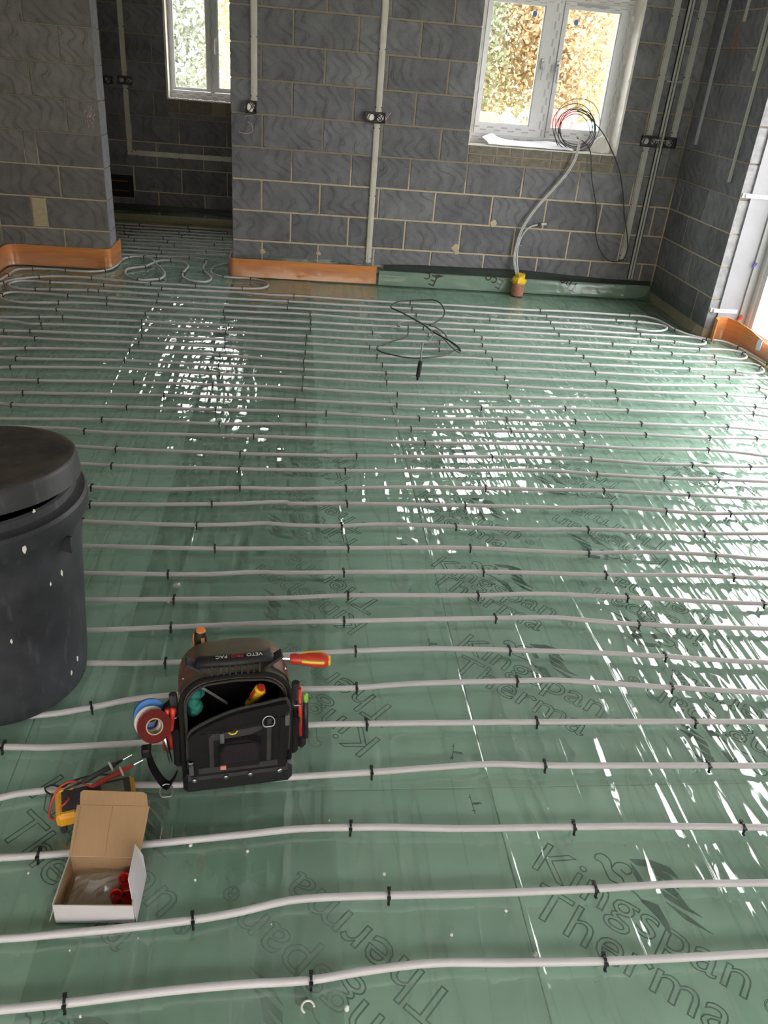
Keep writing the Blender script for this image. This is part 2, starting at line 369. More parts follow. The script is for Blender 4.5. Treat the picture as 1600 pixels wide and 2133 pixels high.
PIPES = {
 'perim': [(-1.616,-0.547,0),(-1.606,-0.416,1),(-1.584,-0.230,0),(-1.490,-0.184,1),(-1.377,-0.173,0),(-1.249,-0.183,1),(-1.096,-0.187,0),(-0.976,-0.117,1),(-0.923,0.029,0),(-0.912,0.267,0),(-0.883,0.361,1),(-0.823,0.417,0),(-0.761,0.414,1),(-0.688,0.345,0),(-0.645,0.225,0),(-0.572,0.054,0),(-0.520,-0.114,0),(-0.518,-0.230,0),(-0.542,-0.292,1),(-0.603,-0.328,0),(-0.685,-0.347,1),(-0.765,-0.275,0),(-0.814,-0.155,0),(-0.814,-0.024,0),(-0.782,0.014,0),(-0.707,0.082,1),(-0.659,0.209,0),(-0.617,0.311,0),(-0.534,0.339,1),(-0.442,0.310,0),(-0.376,0.184,0),(-0.377,0.071,0),(-0.387,-0.083,1),(-0.365,-0.206,0),(-0.308,-0.284,0),(-0.263,-0.301,0),(-0.191,-0.302,0),(-0.155,-0.215,0),(-0.174,-0.121,0),(-0.232,0.044,1),(-0.252,0.164,0),(-0.243,0.328,0),(-0.257,0.404,1),(-0.320,0.469,0),(-0.402,0.489,1),(-0.537,0.474,0),(-0.668,0.459,1),(-0.830,0.457,0),(-1.004,0.451,0)],
 'p2': [(-1.579,-0.668,0),(-1.569,-0.641,1),(-1.530,-0.543,0),(-1.384,-0.419,1),(-1.249,-0.371,0),(-1.017,-0.367,1),(-0.761,-0.408,0),(-0.577,-0.426,1),(-0.248,-0.435,1),(-0.070,-0.450,0),(0.097,-0.441,1),(0.224,-0.414,0),(0.278,-0.348,0),(0.287,-0.274,0),(0.249,-0.181,0),(0.148,-0.123,1),(0.028,-0.121,0),(-0.067,-0.114,1),(-0.153,-0.045,0),(-0.181,0.075,0),(-0.157,0.233,0),(-0.041,0.360,0)],
 'serp': [(3.673,-1.686,1),(3.661,-1.502,0),(3.641,-1.332,1),(3.583,-1.207,0),(3.478,-1.160,1),(3.385,-1.085,0),(3.325,-0.966,1),(3.303,-0.778,0),(3.268,-0.684,0),(3.194,-0.623,0),(3.090,-0.625,1),(2.759,-0.610,0),(2.374,-0.614,1),(2.276,-0.624,0),(1.799,-0.607,0),(1.363,-0.600,1),(0.973,-0.601,0),(0.488,-0.570,1),(0.302,-0.583,0),(0.045,-0.557,0),(-0.217,-0.565,0),(-0.476,-0.568,1),(-0.681,-0.565,0),(-0.891,-0.548,1),(-1.068,-0.540,0),(-1.266,-0.553,1),(-1.392,-0.549,0),(-1.485,-0.570,0),(-1.520,-0.619,0),(-1.520,-0.681,0),(-1.469,-0.750,0),(-1.403,-0.770,0),(-1.312,-0.761,1),(-1.217,-0.746,1),(-0.966,-0.717,1),(-0.895,-0.712,1),(-0.704,-0.722,0),(-0.475,-0.734,1),(-0.019,-0.745,0),(0.446,-0.738,1),(0.830,-0.752,0),(1.357,-0.759,1),(1.852,-0.769,0),(2.183,-0.771,0),(2.381,-0.775,1),(2.644,-0.784,0),(2.920,-0.792,1),(3.085,-0.795,1),(3.221,-0.831,0),(3.271,-0.869,0),(3.277,-0.917,0),(3.229,-0.985,0),(3.169,-1.017,0),(3.095,-1.029,0),(3.004,-0.999,1),(2.876,-0.964,0),(2.655,-0.933,0),(2.366,-0.933,1),(1.909,-0.936,1),(1.367,-0.921,1),(0.952,-0.918,0),(0.444,-0.910,1),(-0.055,-0.914,0),(-0.459,-0.904,1),(-0.801,-0.892,1),(-1.065,-0.879,1),(-1.283,-0.857,0),(-1.436,-0.864,0),(-1.476,-0.906,0),(-1.487,-0.946,1),(-1.475,-0.999,0),(-1.445,-1.047,0),(-1.394,-1.082,0),(-1.309,-1.101,0),(-1.083,-1.062,1),(-0.942,-1.039,0),(-0.773,-1.034,1),(-0.405,-1.053,0),(0.010,-1.061,1),(0.603,-1.044,1),(1.017,-1.086,0),(1.346,-1.082,1),(1.581,-1.085,0),(1.973,-1.090,0),(2.158,-1.090,0),(2.349,-1.091,1),(2.654,-1.110,0),(2.986,-1.122,1),(3.215,-1.129,0),(3.380,-1.146,0),(3.434,-1.202,1),(3.432,-1.247,0),(3.394,-1.297,0),(3.342,-1.308,0),(3.257,-1.297,0),(3.184,-1.273,1),(3.010,-1.255,1),(2.669,-1.231,0),(2.344,-1.233,1),(1.943,-1.222,0),(1.735,-1.235,1),(1.377,-1.238,1),(0.932,-1.237,0),(0.605,-1.229,1),(0.031,-1.213,1),(-0.489,-1.217,1),(-1.053,-1.226,1),(-1.406,-1.228,0)],
 'h67': [(-1.338,-1.449,0),(-1.113,-1.410,1),(-0.976,-1.386,1),(-0.739,-1.393,0),(-0.483,-1.393,1),(0.068,-1.392,1),(0.600,-1.389,1),(1.013,-1.399,1),(1.390,-1.387,1),(1.757,-1.394,1),(2.082,-1.388,0),(2.374,-1.387,1),(2.678,-1.402,1),(3.009,-1.406,1),(3.303,-1.416,1),(3.467,-1.400,0),(3.570,-1.418,0),(3.606,-1.471,1),(3.599,-1.533,0),(3.559,-1.582,0),(3.500,-1.602,0),(3.432,-1.586,0),(3.345,-1.564,1),(3.045,-1.552,1),(2.752,-1.555,1),(2.374,-1.545,1),(1.729,-1.552,1),(1.445,-1.541,1),(0.970,-1.560,0),(0.575,-1.548,1),(0.060,-1.537,1),(-0.461,-1.526,1),(-0.775,-1.535,0),(-1.063,-1.549,1),(-1.134,-1.561,0),(-1.208,-1.528,0),(-1.318,-1.516,0)],
 'h89': [(-1.258,-1.711,0),(-1.233,-1.714,1),(-1.087,-1.701,1),(-0.740,-1.697,0),(-0.434,-1.689,1),(0.068,-1.691,1),(0.568,-1.700,1),(0.970,-1.710,1),(1.418,-1.692,1),(1.724,-1.692,1),(2.004,-1.698,0),(2.374,-1.704,1),(2.709,-1.716,0),(3.057,-1.709,1),(3.293,-1.696,1),(3.494,-1.679,0),(3.571,-1.705,0),(3.584,-1.762,1),(3.571,-1.822,0),(3.523,-1.870,0),(3.442,-1.883,0),(3.352,-1.857,1),(3.036,-1.857,1),(2.656,-1.859,0),(2.371,-1.856,1),(1.734,-1.842,1),(1.458,-1.841,0),(1.001,-1.879,1),(0.564,-1.865,1),(0.080,-1.833,1),(-0.427,-1.828,1),(-0.710,-1.833,0),(-1.023,-1.832,1),(-1.222,-1.828,0)],
 10: [(-1.156,-2.043,0),(-1.025,-2.015,1),(-0.777,-1.989,0),(-0.456,-1.976,1),(0.063,-1.989,1),(0.554,-2.030,1),(1.021,-2.034,1),(1.430,-2.010,0),(1.728,-2.002,1),(1.929,-1.992,0),(2.353,-2.010,1),(2.693,-2.020,0),(3.070,-1.999,1),(3.244,-1.987,1),(3.415,-1.975,0),(3.516,-1.977,0)],
 11: [(-1.113,-2.183,0),(-1.025,-2.192,1),(-0.453,-2.149,1),(0.070,-2.164,1),(0.555,-2.173,1),(1.029,-2.176,1),(1.404,-2.167,0),(1.742,-2.166,1),(2.069,-2.171,0),(2.371,-2.170,1),(2.579,-2.189,0),(3.077,-2.149,1),(3.281,-2.136,0),(3.361,-2.153,1),(3.414,-2.165,0)],
 12: [(-1.064,-2.342,0),(-1.014,-2.331,1),(-0.517,-2.282,0),(0.086,-2.303,1),(0.549,-2.304,1),(1.020,-2.327,1),(1.382,-2.306,0),(1.726,-2.308,1),(2.114,-2.327,0),(2.373,-2.318,1),(2.766,-2.310,0),(3.076,-2.299,1),(3.318,-2.312,1),(3.335,-2.313,0)],
 13: [(-1.009,-2.521,0),(-0.821,-2.513,1),(-0.344,-2.479,1),(0.066,-2.473,1),(0.363,-2.467,0),(0.543,-2.477,1),(1.062,-2.505,1),(1.701,-2.484,1),(1.982,-2.473,0),(2.338,-2.451,1),(2.609,-2.462,0),(2.803,-2.459,1),(3.068,-2.463,0),(3.166,-2.476,1),(3.236,-2.496,0)],
 14: [(-0.954,-2.700,0),(-0.848,-2.688,1),(-0.164,-2.653,1),(0.369,-2.642,0),(0.506,-2.648,1),(1.042,-2.665,1),(1.502,-2.655,1),(1.767,-2.633,0),(1.980,-2.619,1),(2.338,-2.619,1),(2.793,-2.609,1),(2.999,-2.599,0),(3.095,-2.590,1),(3.169,-2.620,0)],
 15: [(-0.912,-2.835,0),(-0.855,-2.845,1),(-0.319,-2.823,1),(0.112,-2.816,1),(0.374,-2.806,0),(0.664,-2.808,1),(1.140,-2.830,1),(1.607,-2.802,1),(1.724,-2.801,0),(1.982,-2.795,1),(2.348,-2.799,1),(2.555,-2.799,0),(2.839,-2.795,1),(3.060,-2.823,0)],
 16: [(-0.856,-3.017,0),(-0.404,-2.985,1),(0.145,-2.989,1),(0.380,-2.969,0),(0.561,-2.967,1),(1.081,-2.971,1),(1.594,-2.956,1),(1.685,-2.955,0),(1.986,-2.942,1),(2.317,-2.941,1),(2.491,-2.950,0),(2.663,-2.952,1),(2.829,-2.939,0),(2.930,-2.940,1),(2.997,-2.939,0)],
 17: [(-0.491,-3.107,0),(-0.453,-3.124,1),(0.314,-3.120,1),(0.736,-3.122,0),(1.128,-3.130,1),(1.648,-3.102,0),(1.929,-3.107,1),(2.182,-3.119,0),(2.422,-3.110,0),(2.583,-3.107,1),(2.736,-3.123,0),(2.880,-3.157,0)],
 18: [(-0.449,-3.289,0),(-0.279,-3.302,1),(0.264,-3.312,1),(0.789,-3.301,1),(1.430,-3.266,1),(1.609,-3.257,0),(1.918,-3.260,1),(2.194,-3.286,0),(2.416,-3.288,1),(2.574,-3.291,0),(2.714,-3.286,1),(2.814,-3.279,0)],
 19: [(-0.410,-3.459,0),(-0.265,-3.466,1),(0.269,-3.465,1),(0.729,-3.455,1),(1.573,-3.396,0),(1.715,-3.398,0),(1.895,-3.418,1),(2.212,-3.437,1),(2.480,-3.437,1),(2.725,-3.443,0)],
 20: [(-0.332,-3.655,0),(-0.305,-3.665,1),(-0.014,-3.667,0),(0.283,-3.638,1),(0.481,-3.637,0),(0.724,-3.616,1),(1.058,-3.590,0),(1.334,-3.586,1),(1.594,-3.584,0),(1.872,-3.580,1),(2.261,-3.600,1),(2.631,-3.618,0)],
 21: [(-0.280,-3.804,1),(0.182,-3.782,1),(0.481,-3.753,0),(0.482,-3.758,0),(0.721,-3.752,1),(1.215,-3.744,1),(1.616,-3.744,0),(1.857,-3.728,1),(2.016,-3.739,0),(2.092,-3.751,1),(2.276,-3.766,0),(2.379,-3.759,1),(2.561,-3.749,0)],
 22: [(-0.280,-3.936,1),(-0.056,-3.944,0),(0.142,-3.946,1),(0.273,-3.936,0),(0.398,-3.923,0),(0.485,-3.932,0),(0.691,-3.931,1),(0.871,-3.912,0),(1.145,-3.920,1),(1.438,-3.930,0),(1.689,-3.921,1),(2.180,-3.934,1),(2.466,-3.923,0)],
 23: [(-0.245,-4.107,0),(0.223,-4.110,1),(0.487,-4.100,0),(0.708,-4.092,1),(1.174,-4.077,1),(1.397,-4.090,0),(1.634,-4.098,1),(1.880,-4.084,0),(2.152,-4.098,1),(2.358,-4.125,0)],
 24: [(-0.201,-4.278,0),(0.081,-4.279,1),(0.221,-4.275,0),(0.372,-4.259,0),(0.489,-4.261,0),(0.684,-4.253,1),(1.192,-4.238,1),(1.652,-4.247,1),(1.935,-4.242,0),(2.151,-4.250,1),(2.287,-4.257,0)],
 25: [(-0.161,-4.430,0),(0.120,-4.423,1),(0.490,-4.410,0),(0.692,-4.393,1),(1.144,-4.385,1),(1.380,-4.372,0),(1.682,-4.389,1),(2.180,-4.418,1)],
 26: [(-0.123,-4.588,0),(0.130,-4.570,1),(0.492,-4.543,0),(0.672,-4.535,1),(1.177,-4.514,1),(1.395,-4.509,0),(1.496,-4.523,0),(1.666,-4.543,1),(2.122,-4.562,0)],
 27: [(-0.084,-4.741,0),(0.137,-4.739,1),(0.521,-4.701,0),(0.700,-4.684,1),(0.960,-4.673,0),(1.187,-4.679,1),(1.442,-4.690,0),(1.690,-4.709,1),(2.027,-4.738,0)],
 28: [(-0.158,-4.951,0),(-0.033,-4.923,1),(0.093,-4.887,0),(0.547,-4.854,0),(0.693,-4.850,1),(0.846,-4.834,0),(1.177,-4.822,1),(1.306,-4.820,0),(1.443,-4.833,0),(1.652,-4.854,1),(1.952,-4.877,0)],
 29: [(-0.218,-5.063,1),(-0.109,-5.067,0),(0.032,-5.060,0),(0.151,-5.052,0),(0.549,-4.997,0),(0.711,-4.994,1),(1.193,-4.993,1),(1.660,-4.997,1),(1.886,-5.000,0)],
 30: [(-0.177,-5.224,0),(-0.147,-5.215,0),(-0.019,-5.199,0),(0.081,-5.193,0),(0.247,-5.194,0),(0.506,-5.177,0),(0.712,-5.165,1),(0.948,-5.148,0),(1.033,-5.144,0),(1.173,-5.152,1),(1.626,-5.161,1),(1.797,-5.165,0)],
 31: [(-0.126,-5.389,0),(-0.045,-5.386,1),(0.014,-5.382,0),(0.183,-5.365,0),(0.391,-5.346,0),(0.530,-5.333,0),(0.649,-5.333,1),(0.729,-5.334,0),(0.902,-5.343,0),(1.193,-5.347,1),(1.382,-5.350,0),(1.624,-5.360,1),(1.690,-5.363,0)],
 32: [(-0.068,-5.578,0),(0.023,-5.574,0),(0.162,-5.566,0),(0.307,-5.553,1),(0.403,-5.539,0),(0.504,-5.517,0),(0.607,-5.512,0),(0.723,-5.513,1),(0.981,-5.516,0),(1.191,-5.514,1),(1.377,-5.509,0),(1.609,-5.514,0)],
 33: [(-0.025,-5.718,0),(0.089,-5.712,1),(0.277,-5.698,0),(0.413,-5.692,0),(0.551,-5.690,1),(0.649,-5.678,0),(0.797,-5.667,0),(0.945,-5.673,0),(1.157,-5.679,1),(1.358,-5.679,0),(1.520,-5.678,0)],
}
WHITE_CABLE_A = [(2.262,-0.045,0.143),(2.259,-0.045,0.267),(2.259,-0.045,0.362),(2.282,-0.045,0.494),(2.355,-0.045,0.644),(2.480,-0.045,0.813),(2.572,-0.045,0.942),(2.617,-0.045,1.048),(2.627,-0.045,1.151),(2.627,-0.045,1.208)]
WHITE_CABLE_B = [(2.294,-0.045,0.145),(2.287,-0.045,0.268),(2.281,-0.045,0.374),(2.305,-0.045,0.469),(2.352,-0.045,0.524),(2.411,-0.045,0.546)]
COIL_DROP = [(2.627,-0.020,1.189),(2.685,-0.020,1.166),(2.730,-0.020,1.115),(2.787,-0.020,0.918),(2.856,-0.020,0.744),(2.891,-0.020,0.637),(2.903,-0.020,0.527),(2.947,-0.020,0.416),(3.039,-0.020,0.314),(3.119,-0.020,0.291),(3.188,-0.020,0.314),(3.203,-0.020,0.393),(3.163,-0.020,0.542),(3.118,-0.020,0.651),(3.064,-0.020,0.830),(2.989,-0.020,1.002),(2.896,-0.020,1.133),(2.838,-0.020,1.224),(2.736,-0.020,1.307),(2.657,-0.020,1.357),(2.593,-0.020,1.375)]
SENSOR_CABLE_A = [(1.253,-2.016,0.045),(1.302,-1.897,0.045),(1.366,-1.705,0.045),(1.378,-1.570,0.045),(1.397,-1.490,0.045),(1.429,-1.454,0.045),(1.456,-1.512,0.045),(1.490,-1.658,0.045),(1.522,-1.797,0.045),(1.538,-1.816,0.045),(1.542,-1.737,0.045),(1.503,-1.581,0.045),(1.494,-1.396,0.045),(1.448,-1.272,0.045),(1.373,-1.200,0.045),(1.294,-1.188,0.045),(1.227,-1.205,0.045),(1.195,-1.247,0.045),(1.190,-1.290,0.045),(1.205,-1.309,0.045)]
SENSOR_CABLE_B = [(1.543,-1.778,0.035),(1.539,-1.707,0.035),(1.498,-1.618,0.035),(1.410,-1.472,0.035),(1.350,-1.305,0.035),(1.280,-1.148,0.035),(1.211,-0.982,0.035),(1.186,-0.895,0.035),(1.206,-0.777,0.035),(1.266,-0.667,0.035),(1.352,-0.630,0.035),(1.485,-0.624,0.035),(1.535,-0.655,0.035),(1.567,-0.805,0.035),(1.559,-0.993,0.035),(1.536,-1.086,0.035),(1.478,-1.183,0.035),(1.419,-1.244,0.035)]
SENSOR_CABLE_C = [(1.259,-1.320,0.035),(1.247,-1.434,0.035),(1.220,-1.532,0.035),(1.130,-1.621,0.035),(1.027,-1.738,0.035),(1.006,-1.798,0.035),(1.026,-1.851,0.035),(1.101,-1.908,0.035),(1.203,-1.948,0.035),(1.299,-1.928,0.035),(1.421,-1.865,0.035),(1.529,-1.738,0.035),(1.543,-1.778,0.035)]
LION_POLYS = [[(0.183,0.170),(0.226,0.200),(0.269,0.210),(0.298,0.193),(0.264,0.190),(0.228,0.177),(0.203,0.164)],[(0.238,0.184),(0.277,0.188),(0.310,0.163),(0.278,0.168),(0.249,0.168)],[(0.255,0.166),(0.304,0.157),(0.346,0.128),(0.303,0.140),(0.267,0.147)],[(0.271,0.138),(0.316,0.136),(0.373,0.128),(0.332,0.121),(0.286,0.123)],[(0.290,0.114),(0.335,0.112),(0.404,0.102),(0.344,0.098)],[(0.244,0.085),(0.280,0.095),(0.318,0.062),(0.331,0.037),(0.291,0.062),(0.253,0.077)],[(0.189,0.162),(0.208,0.152),(0.239,0.129),(0.233,0.115),(0.208,0.136)]]
LION_LINES = [[(0.116,0.119),(0.115,0.129),(0.125,0.141),(0.149,0.137),(0.163,0.115),(0.189,0.109),(0.197,0.102)],[(0.116,0.119),(0.121,0.116),(0.131,0.119),(0.149,0.104),(0.168,0.087),(0.196,0.090),(0.230,0.090),(0.253,0.077)],[(0.160,0.122),(0.162,0.138),(0.173,0.148),(0.191,0.151),(0.202,0.138),(0.194,0.125),(0.178,0.129)]]
# ================================================================== THE SHELL
J = lambda k: .28 + .225 * (k - 1)          # height of bed joint k
CEIL = 2.45
_cache = {}
def block_mesh(w, d, h):
    key = (round(w, 3), round(d, 3), round(h, 3))
    if key not in _cache:
        w, d, h = key; c = .0035; x, z = w / 2, h / 2
        v = [(-x + c, 0, -z + c), (x - c, 0, -z + c), (x - c, 0, z - c), (-x + c, 0, z - c)]
        v += [(sx * x, y, sz * z) for y in (c, d) for sx, sz in ((-1, -1), (1, -1), (1, 1), (-1, 1))]
        f = [(0, 1, 2, 3)] + [(i, i + 4, (i + 1) % 4 + 4, (i + 1) % 4) for i in range(4)] + [(i + 4, i + 8, (i + 1) % 4 + 8, (i + 1) % 4 + 4) for i in range(4)]
        f = [tuple(reversed(q)) for q in f[1:]] + [f[0]]
        me = bpy.data.meshes.new('block'); me.from_pydata(v, [], f); me.update(); _cache[key] = me
    return _cache[key]
def put_block(parent, frame, x0, x1, z0, z1, depth, mat, name='block', proud=0.):
    ox, oy, th = frame
    me = block_mesh(x1 - x0, depth, z1 - z0)
    key = (me.name, mat)
    if key not in _cache:
        m2 = me.copy(); m2.materials.append(MATS[mat]); _cache[key] = m2
    o = bpy.data.objects.new(name, _cache[key]); col.objects.link(o); o.parent = parent
    cx = (x0 + x1) / 2; c, s = math.cos(th), math.sin(th)
    o.location = (ox + cx * c + proud * s, oy + cx * s - proud * c, (z0 + z1) / 2)
    o.rotation_euler = (0, 0, th)
    return o
def subtract(rects, hole):
    hx0, hx1, hz0, hz1 = hole; out = []
    for (x0, x1, z0, z1) in rects:
        if x1 <= hx0 or x0 >= hx1 or z1 <= hz0 or z0 >= hz1: out.append((x0, x1, z0, z1)); continue
        if x0 < hx0: out.append((x0, hx0, z0, z1))
        if x1 > hx1: out.append((hx1, x1, z0, z1))
        m0, m1 = max(x0, hx0), min(x1, hx1)
        if z0 < hz0: out.append((m0, m1, z0, hz0))
        if z1 > hz1: out.append((m0, m1, hz1, z1))
    return out
def lay(parent, frame, x0, x1, perps, depth, mat, holes=(), rows=range(0, 11), jt=.005):
    for r in rows:
        z0, z1 = J(r) + jt, min(J(r + 1) - jt, CEIL)
        if z1 - z0 < .04: continue
        ps = sorted(p for p in perps(r) if x0 + .03 < p < x1 - .03)
        ed = [x0 - jt] + ps + [x1 + jt]
        rects = [(a + jt, b - jt, z0, z1) for a, b in zip(ed, ed[1:])]
        for h in holes: rects = subtract(rects, h)
        for q in rects:
            if q[1] - q[0] > .03 and q[3] - q[2] > .03:
                pr = random.uniform(-.001, .0015)
                put_block(parent, frame, *q, depth, mat, proud=pr)
def stretcher(off, lo, hi, jitter=.006):
    def f(r):
        rr = random.Random(r * 13 + int(off * 100)); ph = off if r % 2 == 0 else off + .225
        return [ph + .45 * k + rr.uniform(-jitter, jitter) for k in range(-20, 40) if lo < ph + .45 * k < hi]
    return f
def slab(name, mat, boxes, kind=True):
    m = MB()
    for b in boxes: m.box(*b)
    o = m.build(name, mat)
    if kind: structure(o)
    return o

# --- far wall right of the passage, with window_2
WX0, WX1, WZ0, WZ1 = 1.785, 2.957, 1.088, 2.13
wall_far = slab('wall_far', 'mortar', [(.006, WX0 - .006, .004, .3, -.05, CEIL), (WX1 + .006, 3.8, .004, .3, -.05, CEIL), (WX0 - .006, WX1 + .006, .004, .3, -.05, WZ0 - .004), (WX0 - .006, WX1 + .006, .004, .3, WZ1, CEIL)])
lay(wall_far, (0, 0, 0), 0.0, 3.485, stretcher(.225, 0, 3.49), .215, 'concrete_block', [(WX0, WX1, .96, WZ1)], jt=.006)
# cut coursing bricks packed under the window
rr = random.Random(3)
for (z0, z1) in ((.962, 1.018), (1.026, 1.084)):
    x = WX0 + .01
    while x < WX1 - .03:
        w = rr.choice((.075, .095, .10, .14, .215)); x2 = min(x + w, WX1 - .005)
        put_block(wall_far, (0, 0, 0), x, x2, z0, z1, .1, 'brick_cut', 'coursing_brick', proud=rr.uniform(-.003, .001)); x = x2 + .009
# blobs of mortar left proud of the joints
for (bx, bz, br) in ((1.775, .318, .030), (1.79, .285, .02), (2.06, .525, .028), (.675, .21, .018), (.232, .20, .022)):
    m = MB(); n = 12; pts = [(bx + br * rr.uniform(.7, 1.25) * math.cos(2 * math.pi * k / n) * 1.1, bz + br * rr.uniform(.7, 1.25) * math.sin(2 * math.pi * k / n)) for k in range(n)]
    m.prism(pts, lambda a, b: (a, .002, b), lambda a, b: (bx + (a - bx) * .8, -.004, bz + (b - bz) * .8)); m.build('mortar_blob', 'mortar', wall_far)
# chalk marks
def chalk(parent, pts, y=-.0015, r=.0022): MB().tube([(a, y, b) for a, b in spline2(pts)], r, 5, flat=1).build('chalk_mark', 'chalk_pink', parent)
def spline2(p): return [(v.x, v.y) for v in spline([(a, b, 0) for a, b in p], .01)]
chalk(wall_far, [(.10, 1.155), (.125, 1.165), (.165, 1.165)]); chalk(wall_far, [(.12, 1.125), (.15, 1.105), (.158, 1.065), (.14, 1.05), (.095, 1.045), (.06, 1.05)])
chalk(wall_far, [(1.135, 1.205), (1.16, 1.24), (1.175, 1.26)]); chalk(wall_far, [(1.13, 1.235), (1.145, 1.215), (1.15, 1.185)])

# --- pillar of the same wall left of the passage
wall_pillar = slab('wall_pillar', 'mortar', [(-2.0, -.944, .004, .211, -.05, CEIL)])
PP = {0: [-1.275], 1: [-1.494, -1.389], 2: [-1.266], 3: [-1.493, -1.401], 4: [-1.169], 5: [-1.392], 6: [-1.173], 7: [-1.393], 8: [-1.17], 9: [-1.39], 10: [-1.17]}
for r in range(11):
    lay(wall_pillar, (0, 0, 0), -1.735, -.938, lambda q: PP[q], .217, 'concrete_block_warm', rows=[r], jt=(.004 if r > 2 else .005))
for r in range(11):    # clean sawn ends towards the opening, painted paler for light from the door
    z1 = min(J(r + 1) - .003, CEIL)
    if z1 - J(r) > .05: MB().box(-.9385, -.9365, .002, .215, J(r) + .003, z1).build('sawn_end_lit', 'cut_block_lit', wall_pillar)
for k in range(26):    # pink scribble on one pillar block
    a = -1.0 + random.gauss(0, .018); b = 1.07 + random.gauss(0, .035)
    if abs(b - 1.07) < .085: MB().tube([(a, -.0012, b), (a + random.uniform(-.01, .01), -.0012, b + random.uniform(.008, .022))], .0014, 4).build('chalk_mark', 'chalk_pink', wall_pillar)
m = MB(); m.prism([(-1.488, J(1) + .01), (-1.395, J(1) + .012), (-1.392, J(2) - .012), (-1.49, J(2) - .01)], lambda a, b: (a, .002, b), lambda a, b: (a, -.003, b)); m.build('mortar_patch', 'mortar', wall_pillar)

# --- right wall up to the patio door (local x runs from the corner towards the viewer)
RX, DY0, DY1 = 3.4896, -1.054, -4.05
wall_right = slab('wall_right', 'mortar', [(RX + .004, 3.8, DY0 + .006, .004, -.05, CEIL), (RX, 3.8, DY1, DY0 + .006, 2.2, CEIL)])
RP = {0: [.822], 1: [.16, .586], 2: [.371, .852], 3: [.16, .59], 4: [.38, .617], 5: [.16, .60], 6: [.37, .84], 7: [.16, .60], 8: [.38, .83], 9: [.16, .6], 10: [.38, .83]}
lay(wall_right, (RX, 0, -math.pi / 2), .008, 1.054, lambda r: RP[r], .072, 'concrete_block')
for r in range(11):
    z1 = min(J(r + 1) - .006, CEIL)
    if z1 - J(r) > .05: MB().box(RX + .001, 3.562, DY0 - .0015, DY0 + .001, J(r) + .006, z1).build('sawn_end_lit', 'cut_block_lit', wall_right)  # sawn end faces, their lit look also put into the paler colour
wall_right_near = slab('wall_right_near', 'concrete_block', [(RX, 3.8, -8.9, DY1, -.05, CEIL)])

# --- walls round the viewer and the little back room
wall_left = slab('wall_left', 'mortar', [(-2.0, -1.744, -8.9, .0, -.05, CEIL)])
lay(wall_left, (-1.74, -3.6, math.pi / 2), 0, 3.595, stretcher(.2, 0, 3.6), .1, 'concrete_block_warm')
wall_front = slab('wall_front', 'concrete_block', [(-2.0, -1.2, -9.1, -8.8, -.05, CEIL), (3.0, 3.8, -9.1, -8.8, -.05, CEIL), (-1.2, 3.0, -9.1, -8.8, 2.25, CEIL)])
BY = 2.05; BX0, BX1, BZ0, BZ1 = -.742, .12, 1.122, 2.13
wall_back_room = slab('wall_back_room', 'mortar', [(-2.2, BX0 - .006, BY + .004, BY + .3, -.05, CEIL), (BX1, .55, BY + .004, BY + .3, -.05, CEIL), (BX0 - .006, BX1, BY + .004, BY + .3, -.05, BZ0 - .004), (BX0 - .006, BX1, BY + .004, BY + .3, BZ1, CEIL)])
lay(wall_back_room, (0, BY, 0), -1.9, .25, stretcher(-.42, -1.9, .25), .1, 'concrete_block', [(BX0, BX1, .995, BZ1), (-1.6, -1.106, .208, .423)], rows=range(0, 10))
x = BX0
while x < BX1 - .02:
    w = rr.choice((.105, .215, .3)); put_block(wall_back_room, (0, BY, 0), x, min(x + w, BX1), 1.0, 1.115, .1, 'brick_cut', 'coursing_brick', proud=rr.uniform(-.012, .001)); x += w + .01
MB().box(-1.6, -1.11, BY + .0035, BY + .0038, .212, .42).build('recess', 'dark_void', wall_back_room)
wall_back_left = slab('wall_back_left', 'concrete_block', [(-2.2, -1.9, .211, BY + .004, -.05, CEIL)])
wall_back_right = slab('wall_back_right', 'concrete_block', [(.25, .55, .3, BY + .004, -.05, CEIL)])
ceiling = slab('ceiling', 'plaster_ceiling', [(-2.2, 3.8, -9.1, .3, CEIL, CEIL + .2), (-2.2, .55, .3, BY + .3, CEIL, CEIL + .2)])

# copper tails in the recess
for zc in (.275, .365):
    o = MB().tube([(-1.42, BY - .012, zc), (-1.155, BY - .012, zc)], .0075, 8).build('copper_pipe', 'copper')
    tag(o, 'bare copper pipe tail, %s of the two in the dark wall recess' % ('lower' if zc < .3 else 'upper'), 'pipe', 'copper pipe tails in the recess')

# ------------------------------------------------------------------ floor: slab, insulation boards, print
floor = slab('floor', 'dark_void', [(-2.1, 3.8, -9.0, BY, -.2, -.06)])
def board(x0, x1, y0, y1):
    m = MB().rbox(x0 + .001, x1 - .001, y0 + .001, y1 - .001, -.06, -.012, .0015); return m.build('insulation_board', 'insulation_facing', floor)
ycuts = [-8.8, -7.6, -5.2, -2.8, -.4, 0.0]
for xa, xb in ((-1.742, -1.38), (-1.38, -.18), (-.18, 1.02), (1.02, 2.22), (2.22, 3.42), (3.42, 3.74)):
    for ya, yb in zip(ycuts, ycuts[1:]):
        if xb > 3.6: yb = min(yb, DY0 - .02)
        if xb > 3.6 and yb <= ya: continue
        board(xa, xb, ya, yb)
for xa, xb in ((-1.89, -1.38), (-1.38, -.18), (-.18, .24)): board(xa, xb, .0, 2.04)

